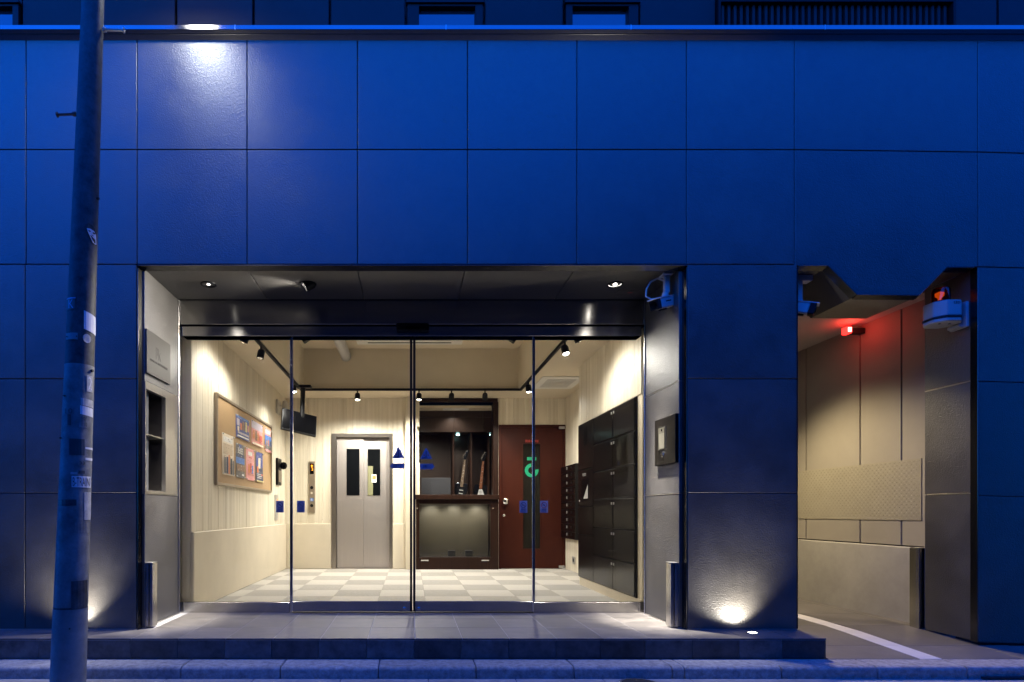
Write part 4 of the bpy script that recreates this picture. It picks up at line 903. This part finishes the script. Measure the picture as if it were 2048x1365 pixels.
# wall lamp, phone, switch plate on the cream wall
d_ = lambda px: -LX*F/(CX-px)-D
Yw = d_(554)
wl = thing('wall_lamp', 'silver cone lamp on a wall plate above the black phone', 'wall lamp', (LX, Yw, 2.6))
T = on_left(Yw, 0, LX+0.003)
MB(T).box(-0.10, 0.12, ZS(829, Yw), ZS(801, Yw), 0, 0.035).build('back_plate', 'silver', wl, bevel=0.008)
MB(T).cyl((0.0, ZS(812, Yw), 0.036), (0.0, ZS(812, Yw), 0.10), 0.012).build('stub_arm', 'silver', wl, smooth=True)
hx_ = LX+0.12
MB().lathe((hx_, Yw, ZS(802, Yw)), (hx_, Yw, 0), [(0.02, 0), (0.034, 0.01), (0.052, 0.13), (0.046, 0.128)], 20).build('shade', 'silver', wl, smooth=True)
Yp = d_(556)
ph = thing('wall_phone', 'black wall phone panel with a round camera ball', 'phone', (LX, Yp, 1.4))
T = on_left(Yp, 0, LX+0.003)
MB(T).box(-0.16, 0.10, ZS(971, Yp), ZS(918, Yp), 0, 0.03).build('back_plate', 'bronze', ph, bevel=0.004)
MB(T).lathe((0.0, ZS(932, Yp), 0.03), (0, ZS(932, Yp), 1), [(0.02, 0), (0.052, 0.02), (0.060, 0.05), (0.05, 0.085), (0.02, 0.105)], 20).build('ball', 'black_gloss', ph, smooth=True)
MB(T).box(-0.12, 0.0, ZS(965, Yp), ZS(942, Yp), 0.031, 0.042).build('handset', 'boardframe', ph, bevel=0.003)
sw = thing('switch_plate', 'tall brushed switch plate low on the cream wall under the phone', 'switch', (LX, Yp, 1.0))
T = on_left(d_(552), 0, LX+0.003)
MB(T).box(-0.10, 0.09, ZS(1041, d_(552)), ZS(990, d_(552)), 0, 0.010).build('plate', 'silver', sw, bevel=0.002)
MB(T).box(0.02, 0.05, ZS(1003, d_(552)), ZS(999, d_(552)), 0.0102, 0.013).build('pilot_light', 'orange', sw)
# television on a ceiling pole
tvY = 3.85; tvc = Vector((XS(598, tvY), tvY, ZS(846, tvY)))
tv = thing('television', 'black flat television tilted down from a ceiling pole', 'television', (tvc.x, tvc.y, CZ))
Rm = Matrix.Rotation(R(33), 4, 'Z') @ Matrix.Rotation(R(-16), 4, 'X') @ Matrix.Rotation(R(9), 4, 'Y')
T = Matrix.Translation(tvc) @ Rm
MB(T).box(-0.265, 0.265, -0.02, 0.025, -0.165, 0.165).build('casing', 'black', tv, bevel=0.005)
MB(T).box(-0.255, 0.255, -0.0225, -0.0203, -0.145, 0.155).build('screen', 'black_gloss', tv)
MB().cyl((tvc.x+0.03, tvc.y+0.06, tvc.z+0.05), (tvc.x+0.05, tvc.y+0.06, CZ-0.02), 0.035, n=14).build('pole', 'black', tv, smooth=True)
MB().box(tvc.x-0.05, tvc.x+0.17, tvc.y, tvc.y+0.14, CZ-0.04, CZ-0.001).build('ceiling_mount', 'black', tv, bevel=0.006)
MB(T).box(-0.08, 0.08, 0.0255, 0.06, -0.08, 0.09).build('bracket', 'black', tv)

# reception niche, counter, cabinets
cab = thing('reception_cabinet', 'tall dark brown cabinet wall with guitar bays behind the counter', 'cabinet', ((rL+rR)/2, 5.4, 0))
KY = 5.34; KX = lambda px: XS(px, KY)
fr = MB(); fr.box(rL, rR+0.04, BY-0.03, BY+0.011, 2.715, 2.775); fr.build('frame_head', 'walnut', cab)
MB().box(rR-0.03, rR+0.05, BY-0.03, BY+0.18, 0.0, 2.714).build('frame_post', 'walnut', cab, bevel=0.003)
MB().box(rL-0.3, rR+0.5, BY+0.2, 6.1, 2.66, 2.70).build('niche_ceiling', 'cream_ceil', cab)
MB().box(rL-0.34, rL-0.3, BY+0.2, 6.1, 0, 2.7).build('side_wall', 'cream', cab); MB().box(rR+0.12, rR+0.16, BY+0.2, 6.1, 0, 2.7).build('side_wall', 'walnut', cab)
MB().box(rL-0.3, rR+0.5, 5.84, 5.9, 0, 2.7).build('back_board', 'cabinet', cab)
zt, zm, zb = ZS(811, KY), ZS(835, KY), ZS(865, KY)
vx = [KX(842)-0.25, KX(908), KX(966), KX(1000)]
MB().box(vx[0], vx[-1], KY+0.021, KY+0.40, zb+0.005, zt).build('upper_carcass', 'walnut', cab)
for a, c in zip(vx, vx[1:]):
    for p, q in ((zb, zm), (zm, zt)): MB().box(a+0.002, c-0.002, KY, KY+0.02, p+0.002, q-0.002).build('cupboard_door', 'cabinet', cab, bevel=0.002)
for px in (907, 943, 978): MB().box(KX(px)-0.014, KX(px)+0.014, KY+0.02, 5.838, 0.9, zb).build('divider', 'walnut', cab, bevel=0.002)
MB().box(vx[0], vx[-1], KY+0.02, 5.838, 0.88, 0.90).build('shelf', 'walnut', cab)
MB().box(vx[0], vx[-1], KY+0.02, 5.838, 0.0, 0.879).build('lower_carcass', 'walnut', cab)
for px, py in ((918, 874), (981, 871)):
    MB().cyl((KX(px), KY+0.25, zb-0.0005), (KX(px), KY+0.25, zb-0.02), 0.028, n=14).build('spot_lamp', 'tealed', cab)
spot('bay_light', cab, (KX(918), KY+0.24, zb-0.05), (KX(925), KY+0.3, 0.9), 14, (0.9, 1, 0.95), 110, 0.8); 
nl = MB().box(KX(885), KX(935), 5.10, 5.24, 2.645, 2.659).build('niche_lamp', 'white', cab)
spot('niche_light', cab, (KX(905), 5.15, 2.63), (KX(905), 5.2, 0), 22, deg=140, blend=0.8)
# counter
cnY = BY-0.14; CXp = lambda px: XS(px, cnY)
ct = thing('reception_counter', 'dark walnut counter with a lit glass display window in front', 'counter', (CXp(915), cnY, 0))
cl, cr, ctop = CXp(832), CXp(997), ZS(990, cnY)
sl0, sl1, st, sb = CXp(839), CXp(981), ZS(1008, cnY), ZS(1115, cnY)
MB().box(cl-0.02, cr+0.01, cnY-0.05, BY+0.30, ctop-0.075, ctop).build('counter_top', 'walnut', ct, bevel=0.006)
MB().box(cl, sl0, cnY, BY+0.19, 0, ctop-0.076).build('side_post', 'walnut', ct, bevel=0.003); MB().box(sl1, cr, cnY, BY+0.19, 0, ctop-0.076).build('side_post', 'walnut', ct, bevel=0.003)
MB().box(sl0, sl1, cnY, BY+0.19, 0, sb).build('base_panel', 'walnut', ct, bevel=0.003); MB().box(sl0, sl1, cnY, cnY+0.03, st, ctop-0.076).build('top_rail', 'walnut', ct)
pb = MB().box(sl0, sl1, BY+0.15, BY+0.17, sb, ctop-0.08).build('pegboard', 'peg', ct)
ho = MB()
for i in range(26):
    for j in range(18):
        x, z = sl0+0.03+i*0.0435, sb+0.05+j*0.046
        ho.add([(x-.007, BY+.1492, z-.007), (x+.007, BY+.1492, z-.007), (x+.007, BY+.1492, z+.007), (x-.007, BY+.1492, z+.007)], [(0, 1, 2, 3)])
hh = ho.build('holes', 'ink', pb); hh['kind'] = 'stuff'
MB().box(sl0+0.002, sl1-0.002, cnY+0.008, cnY+0.014, sb+0.001, st-0.001).build('display_glass', 'glass', ct)
MB().box(sl0+0.02, sl1-0.02, cnY+0.045, cnY+0.075, st+0.012, st+0.024).build('strip_lamp', 'lens_dim', ct)
for k in range(3): spot('display_light', ct, (sl0+(sl1-sl0)*(k+0.5)/3, cnY+0.06, st+0.008), (sl0+(sl1-sl0)*(k+0.5)/3, BY+0.15, st-0.35), 12, deg=110, blend=0.8, rad=0.03)
for px in (834.5, 985.5): MB().lathe((CXp(px), cnY, ZS(1017, cnY)), (CXp(px), cnY-1, ZS(1017, cnY)), [(0.014, 0), (0.016, 0.012), (0.012, 0.02), (0.004, 0.022)], 14).build('knob', 'chrome', ct, smooth=True)
for a, c in ((842, 857), (963, 978)): MB().box(CXp(a), CXp(c), cnY-0.006, cnY-0.0005, ZS(1122.5, cnY), ZS(1120, cnY)).build('pull', 'chrome', ct)
# things in the display
for i, (px, m_) in enumerate(((905, 'dgrey'), (940, 'dgrey'))):
    x = CXp(px); t = thing('display_box', ('grey box in the middle of the counter display', 'grey box nearer the knob side of the counter display')[i], 'box', (x, BY, sb))
    MB().box(x-0.06, x+0.06, BY+0.02, BY+0.12, sb+0.001, sb+0.09).build('carton', m_, t, bevel=0.003); MB().box(x-0.061, x+0.061, BY+0.019, BY+0.121, sb+0.0905, sb+0.10).build('lid', 'p_grey', t)
mn = thing('desk_monitor', 'plain dark grey monitor standing on the counter', 'monitor', (CXp(873), BY, ctop))
MB().box(CXp(843), CXp(903), BY+0.02, BY+0.05, ctop+0.012, ZS(956, BY)).build('casing', 'dgrey', mn, bevel=0.005); MB().box(CXp(860), CXp(885), BY-0.02, BY+0.09, ctop+0.0005, ctop+0.011).build('foot', 'dgrey', mn, bevel=0.002)
# guitars
def guitar(hx, hy, Y, lean, fret, guard, lab):
    top = Vector((XS(hx, Y), Y, ZS(hy, Y)))
    T = Matrix.Translation(top) @ Matrix.Rotation(R(lean), 4, 'Y') @ Matrix.Rotation(R(90), 4, 'X')    # local: x right, y up, z towards the street
    T = T @ Matrix.Scale(0.93, 4)
    t = thing('electric_guitar', lab, 'guitar', tuple(top-Vector((0, 0, 0.98))), 'guitars in the cabinet bays')
    hs = [(-0.022, -0.10), (0.022, -0.10), (0.032, -0.06), (0.066, 0.075), (0.05, 0.09), (0.02, 0.06), (-0.032, -0.055)]
    MB(T).prism(hs, 'z', -0.012, 0.004).build('headstock', 'blackgloss', t, bevel=0.002)
    for i in range(6):
        q = Vector((-0.034+0.012*i, -0.06+0.024*i, 0)); MB(T).cyl((q.x-0.0, q.y, -0.004), (q.x-0.022, q.y+0.008, -0.004), 0.006, n=8).build('tuning_peg', 'chrome', t)
    MB(T).prism([(-0.021, -0.101), (0.021, -0.101), (0.028, -0.62), (-0.028, -0.62)], 'z', -0.016, 0.006).build('neck', fret, t, bevel=0.003)
    for i in range(1, 17):
        y = -0.10-0.65*(1-2**(-i/12)); MB(T).box(-0.024, 0.024, y-0.001, y+0.001, 0.0062, 0.0075).build('fret', 'chrome', t) if i % 2 == 0 else None
    for y in (-0.22, -0.30, -0.36, -0.42, -0.50): MB(T).ring((0, y), 0, 0.005, 0.0062, 0.0072, 8).build('inlay', 'p_white', t)
    body = []
    for k in range(40):
        a = 2*math.pi*k/40; r = 0.155+0.028*math.cos(2*a)
        x, y = r*math.sin(a)*(1.0-0.18*math.exp(-((a-math.pi/2)**2)/0.1)-0.18*math.exp(-((a-3*math.pi/2)**2)/0.1)), 0.21*math.cos(a)
        if y > 0.12: y += 0.05*abs(math.sin(a))*2
        body.append((x, -0.78+y))
    MB(T).prism(body, 'z', -0.045, 0.0).build('body', 'blackgloss', t, bevel=0.008)
    MB(T).prism([(-0.03, -0.64), (0.03, -0.63), (0.075, -0.72), (0.085, -0.86), (0.02, -0.90), (-0.05, -0.80)], 'z', 0.0005, 0.003).build('pickguard', guard, t)
    for y in (-0.68, -0.74, -0.80): MB(T).box(-0.035, 0.035, y-0.009, y+0.009, 0.0032, 0.011).build('pickup', 'silver', t, bevel=0.002)
    MB(T).box(-0.04, 0.04, -0.86, -0.835, 0.0008, 0.014).build('bridge', 'chrome', t, bevel=0.002)
    for x in (-0.015, -0.005, 0.005, 0.015): MB(T).tube([(x, -0.06, 0.009), (x, -0.845, 0.012)], 0.0006, 4).build('string', 'chrome', t)
    return t
guitar(931, 909, 5.50, 7, 'rosewood', 'black', 'black electric guitar with grey rosewood neck in the middle bay')
guitar(968, 912, 5.52, 6, 'brownneck', 'white', 'black electric guitar with red-brown neck and white guard')

# red-brown door
rd = thing('steel_door', 'red-brown steel door with a tall narrow dark window', 'door', ((oL+oR)/2, BY, 0))
f_ = MB(); f_.box(oL-0.004, oL+0.035, BY-0.012, BY+0.10, 0, oT); f_.box(oR-0.035, oR, BY-0.012, BY+0.10, 0, oT); f_.box(oL+0.035, oR-0.035, BY-0.012, BY+0.10, oT-0.035, oT)
f_.build('door_frame', 'reddoor', rd, bevel=0.003)
x0, x1 = oL+0.038, oR-0.038; wx0, wx1, wz0, wz1 = XB(1046), XB(1081), ZS(1098, BY), ZS(888, BY)
lf = MB(); lf.box(x0, wx0, BY+0.012, BY+0.052, 0.008, oT-0.038); lf.box(wx1, x1, BY+0.012, BY+0.052, 0.008, oT-0.038); lf.box(wx0, wx1, BY+0.012, BY+0.052, 0.008, wz0); lf.box(wx0, wx1, BY+0.012, BY+0.052, wz1, oT-0.038)
lf.build('leaf', 'reddoor', rd)
MB().box(wx0, wx1, BY+0.026, BY+0.034, wz0, wz1).build('window', 'doorglass', rd)
for q in ((wx0-0.012, wx0+0.004, wz0-0.012, wz1+0.012), (wx1-0.004, wx1+0.012, wz0-0.012, wz1+0.012)): MB().box(q[0], q[1], BY+0.004, BY+0.0115, q[2], q[3]).build('window_bead', 'reddoor', rd)
T = on_front(XB(1064), ZS(941, BY), BY+0.025)
gs = MB(T); gs.ring((0, 0), 0.058, 0.112, 0, 0.0015, 28, R(95), R(370)); gs.box(-0.075, 0.075, 0.165, 0.215, 0, 0.0015); gs.build('green_mark', 'green', rd)
text('lettering', '関係者専用', 0.05, on_front(XB(1064), ZS(883, BY), BY+0.0105), 'redtext', rd, width=0.21)
hx_, hz_ = XB(1010), ZS(1003, BY)
MB().lathe((hx_, BY+0.012, hz_), (hx_, BY-1, hz_), [(0.032, 0), (0.032, 0.03), (0.05, 0.045), (0.05, 0.075), (0.03, 0.09), (0.01, 0.092)], 20).build('handle', 'chrome', rd, smooth=True)
MB().lathe((XB(1008), BY+0.012, ZS(1031, BY)), (XB(1008), BY-1, ZS(1031, BY)), [(0.022, 0), (0.022, 0.012), (0.012, 0.016), (0.004, 0.016)], 14).build('keyhole', 'chrome', rd, smooth=True)
for z in (oT-0.05, 0.03): MB().box(x1-0.07, x1+0.02, BY-0.03, BY+0.011, z-0.02, z+0.02).build('hinge', 'silver', rd, bevel=0.003)
ds = thing('door_stop', 'small metal door stop on the carpet beside the red-brown door', 'door stop', (2.47, BY-0.12, 0))
MB().cyl((2.47, BY-0.12, 0.0005), (2.47, BY-0.12, 0.03), 0.028, n=14).build('base', 'silver', ds, smooth=True); MB().cyl((2.47, BY-0.12, 0.031), (2.47, BY-0.12, 0.045), 0.018, n=14).build('bumper', 'rubber', ds, smooth=True)
# parcel lockers
lk = thing('parcel_lockers', 'bank of glossy black parcel lockers with a screen in one column', 'lockers', (RX, 1.9, 0))
ly = [0.973, 1.556, 2.21, 2.81]; z0, z1 = 0.106, 2.022
MB().box(RX-0.004, RX+0.012, ly[0], ly[-1], z0-0.006, z1+0.004).build('carcass', 'blackm', lk)
rh = (z1-z0)/6
for ci in (0, 1):
    for r_ in range(6):
        T = on_right(ly[ci+1], z0+rh*r_, RX-0.0045); w_ = ly[ci+1]-ly[ci]
        d = MB(T).box(0.003, w_-0.003, 0.003, rh-0.003, 0, 0.016).build('locker_door', 'locker', lk, bevel=0.007)
        MB(T).box(w_-0.045 if ci else 0.02, w_-0.02 if ci else 0.045, rh*0.80, rh*0.88, 0.0162, 0.021).build('latch', 'silver', d)
T = on_right(ly[3], z0, RX-0.0045); w_ = ly[3]-ly[2]; hh_ = z1-z0
for v0, v1 in ((0, .28), (.28, .46), (.46, .70), (.70, 1)):
    d = MB(T).box(0.003, w_-0.003, hh_*v0+0.003, hh_*v1-0.003, 0, 0.016).build('control_panel', 'locker', lk, bevel=0.003)
    if v1 == 1: MB(T).box(0.24, 0.36, hh_*0.85, hh_*0.96, 0.0162, 0.018).build('camera_slot', 'black_gloss', d)
    if v0 == .46:
        MB(T).box(0.15, 0.42, hh_*0.50, hh_*0.635, 0.0162, 0.019).build('touch_screen', 'black_gloss', d)
        MB(T).prism([(0.24, hh_*.512), (0.41, hh_*.512), (0.41, hh_*.60)], 'z', 0.0192, 0.0205).build('instruction_card', 'offwhite', d)
        text('lettering', 'PUDO', 0.05, T @ Matrix.Translation((0.26, hh_*0.665, 0.0165)), 'offwhite', d)
        MB(T).ring((0.06, hh_*0.50), 0, 0.012, 0.0162, 0.018, 10).build('pilot_light', 'p_white', d)
# mail boxes
mbx = thing('mailbox_bank', 'black bank of small mail boxes between lockers and red-brown door', 'mailboxes', (RX2, 4.4, 0.5))
T = on_right(BY-0.02, 0.507, RX2-0.008); w_, h_ = 0.80, 1.143
MB(T).box(0, w_, 0, h_, 0, 0.06).build('carcass', 'blackm', mbx)
for i in range(2):
    for j in range(10):
        u0, v0 = i*w_/2, j*h_/10
        d = MB(T).box(u0+0.004, u0+w_/2-0.004, v0+0.004, v0+h_/10-0.004, 0.0605, 0.072).build('flap', 'locker', mbx, bevel=0.002)
        MB(T).box(u0+(w_/2-0.045 if i == 0 else 0.20), u0+(w_/2-0.02 if i == 0 else 0.23), v0+0.05, v0+0.09, 0.0722, 0.079).build('knob', 'silver' if i == 0 else 'blackm', d)
so = thing('wall_socket', 'steel wall socket under the mail boxes', 'socket', (RX2, 4.35, 0.25))
T = on_right(4.42, ZS(1128, 4.35), RX2-0.005); MB(T).box(0, 0.14, 0, 0.11, 0, 0.010).build('plate', 'silver', so, bevel=0.002); MB(T).box(0.04, 0.10, 0.03, 0.08, 0.0102, 0.014).build('outlet', 'dgrey', so)

# ------------------------------------------------------------------ lighting track and spots
trk = thing('lighting_track', 'black lighting track running round the raised ceiling edge', 'lighting track', (0, 4.1, CZ))
for q in ((-1.667, -1.632, 0.92, 4.14), (1.632, 1.667, 0.92, 4.14)): MB().box(q[0], q[1], q[2], q[3], CZ-0.034, CZ-0.001).build('rail', 'blackm', trk, bevel=0.003)
MB().box(-1.63, 1.63, 4.105, 4.14, CZ-0.034, CZ-0.001).build('rail', 'blackm', trk, bevel=0.003)
def track_spot(x, y, aim, lit, power, lab, deg=160):
    t = thing('track_spotlight', lab, 'spotlight', (x, y, CZ-0.035), 'spotlights on the ceiling track')
    MB().cyl((x, y, CZ-0.035), (x, y, CZ-0.078), 0.010, n=10).build('stem', 'black', t, smooth=True)
    c = Vector((x, y, CZ-0.115)); d = Vector(aim).normalized()
    MB().lathe(c-d*0.05, c+d, [(0.012, 0), (0.032, 0.010), (0.040, 0.03), (0.040, 0.105), (0.034, 0.105), (0.032, 0.098)], 20).build('head', 'black', t, smooth=True)
    MB().lathe(c+d*0.0485, c+d, [(0.031, 0), (0.031, 0.006), (0.02, 0.014), (0.005, 0.017)], 16).build('bulb', 'lens' if lit else 'reflector', t, smooth=True)
    if power: spot('track_beam', t, c+d*0.085, c+d*3, power, deg=deg, blend=0.8, rad=0.05)
P_ = 46
dN = lambda px, X: abs(X)*F/abs(px-CX)-D
track_spot(-1.65, dN(522, 1.65), (-0.15, -0.15, -1), False, P_*0.85, 'spotlight over the near end of the notice board')
track_spot(-1.65, dN(587, 1.65), (0.1, 0.0, -0.9), True, P_*1.6, 'lit spotlight at the track corner in front of the television')
track_spot(XS(715, 4.12), 4.12, (-0.02, 0.02, -1), True, P_*5.6, 'lit spotlight above the elevator')
track_spot(XS(838, 4.12), 4.12, (-0.02, 0.02, -1), True, P_*5.6, 'lit spotlight in line with the meeting of the sliding doors')
track_spot(XS(903, 4.12), 4.12, (-0.05, 0.62, -0.85), False, P_*1.6, 'dark spotlight turned to the cabinets, next to the lit one', 75)
track_spot(XS(970, 4.12), 4.12, (0.05, 0.62, -0.85), False, P_*1.6, 'dark spotlight turned to the cabinets, nearer the red-brown door', 75)
track_spot(1.65, dN(1057, 1.65), (0.10, 0.05, -0.95), True, P_*3.6, 'lit spotlight at the track corner by the red-brown door')
track_spot(1.65, dN(1130, 1.65), (0.15, -0.25, -0.95), True, P_*1.1, 'lit spotlight over the parcel lockers')
track_spot(-1.65, 1.22, (-0.42, 0.15, -1), False, P_*0.5, 'spotlight just inside the glass on the notice board side')
track_spot(1.65, 1.20, (0.42, 0.12, -1), False, P_*0.6, 'spotlight just inside the glass on the locker side')
# two floodlights up in the tray, only their corners show
for x, px, lab in ((-1, 612, 'black floodlight wedge under the raised ceiling on the notice board side'), (1, 1024, 'black floodlight wedge under the raised ceiling on the locker side')):
    Yf = 2.6; X_ = XS(px, Yf); zf = ZS(683, Yf)
    t = thing('floodlight', lab, 'floodlight', (X_, Yf, tZ))
    Tm = Matrix.Translation((X_, Yf, zf+0.06)) @ Matrix.Rotation(R(35*x), 4, 'Y')
    MB(Tm).box(-0.07, 0.07, -0.05, 0.05, -0.05, 0.05).build('casing', 'black', t, bevel=0.006); MB(Tm).box(-0.06, 0.06, -0.04, 0.04, -0.056, -0.0505).build('lens', 'dgrey', t)
    MB().cyl((X_, Yf, zf+0.10), (X_, Yf, tZ-0.001), 0.012, n=10).build('stem', 'black', t, smooth=True)
# air conditioner, duct, vent
ay0, ay1 = 2.9, 3.84
aco = thing('air_conditioner', 'white ceiling cassette air conditioner in the raised ceiling', 'air conditioner', (0, 3.4, tZ))
MB().box(-0.78, 0.74, ay0, ay1, tZ-0.035, tZ-0.001).build('panel', 'white', aco, bevel=0.008); MB().box(-0.62, 0.58, ay1-0.12, ay1-0.09, tZ-0.040, tZ-0.0355).build('slot', 'ink', aco); MB().box(-0.6, 0.56, ay0+0.2, ay1-0.2, tZ-0.040, tZ-0.0355).build('grille', 'offwhite', aco)
du = thing('duct_pipe', 'grey pipe running from the raised ceiling edge into its back', 'pipe', (-0.98, 4.1, 3.28))
MB().cyl((-0.98, 4.158, 3.27), (-0.98, 1.4, 3.27), 0.075, n=24).build('pipe', 'offwhite', du, smooth=True); MB().cyl((-0.98, 4.14, 3.27), (-0.98, 4.12, 3.27), 0.083, n=24).build('collar', 'silver', du, smooth=True)
vt = thing('ceiling_vent', 'square white ceiling vent in front of the red-brown door', 'vent', (2.05, 3.9, CZ))
vY0, vY1 = 3.35, 4.1
MB().box(1.80, 2.40, vY0, vY1, CZ-0.012, CZ-0.0005).build('frame', 'white', vt, bevel=0.003); MB().box(1.90, 2.30, vY0+0.12, vY1-0.12, CZ-0.016, CZ-0.0125).build('grille', 'dgrey' if False else 'offwhite', vt)
MB().box(2.0, 2.2, vY0+0.3, vY1-0.3, CZ-0.018, CZ-0.0165).build('core', 'silver', vt)

# ================================================================== ACROSS THE STREET (unseen, added to block sky and grade the facade light; also mirrored)
op = struct('sky_blocking_building')
MB().box(4.5, 16, -12, -5.55, 6.2, 7.2).build('upper_wall', 'siding', op)  # extra height added at this end to cut sky light on the facade
MB().box(-14, 16, -13, -5.6, -0.23, 5.4).build('wall', 'siding', op)
MB().box(2.2, 16, -13, -5.6, 5.4, 6.2).build('upper_wall', 'siding', op)
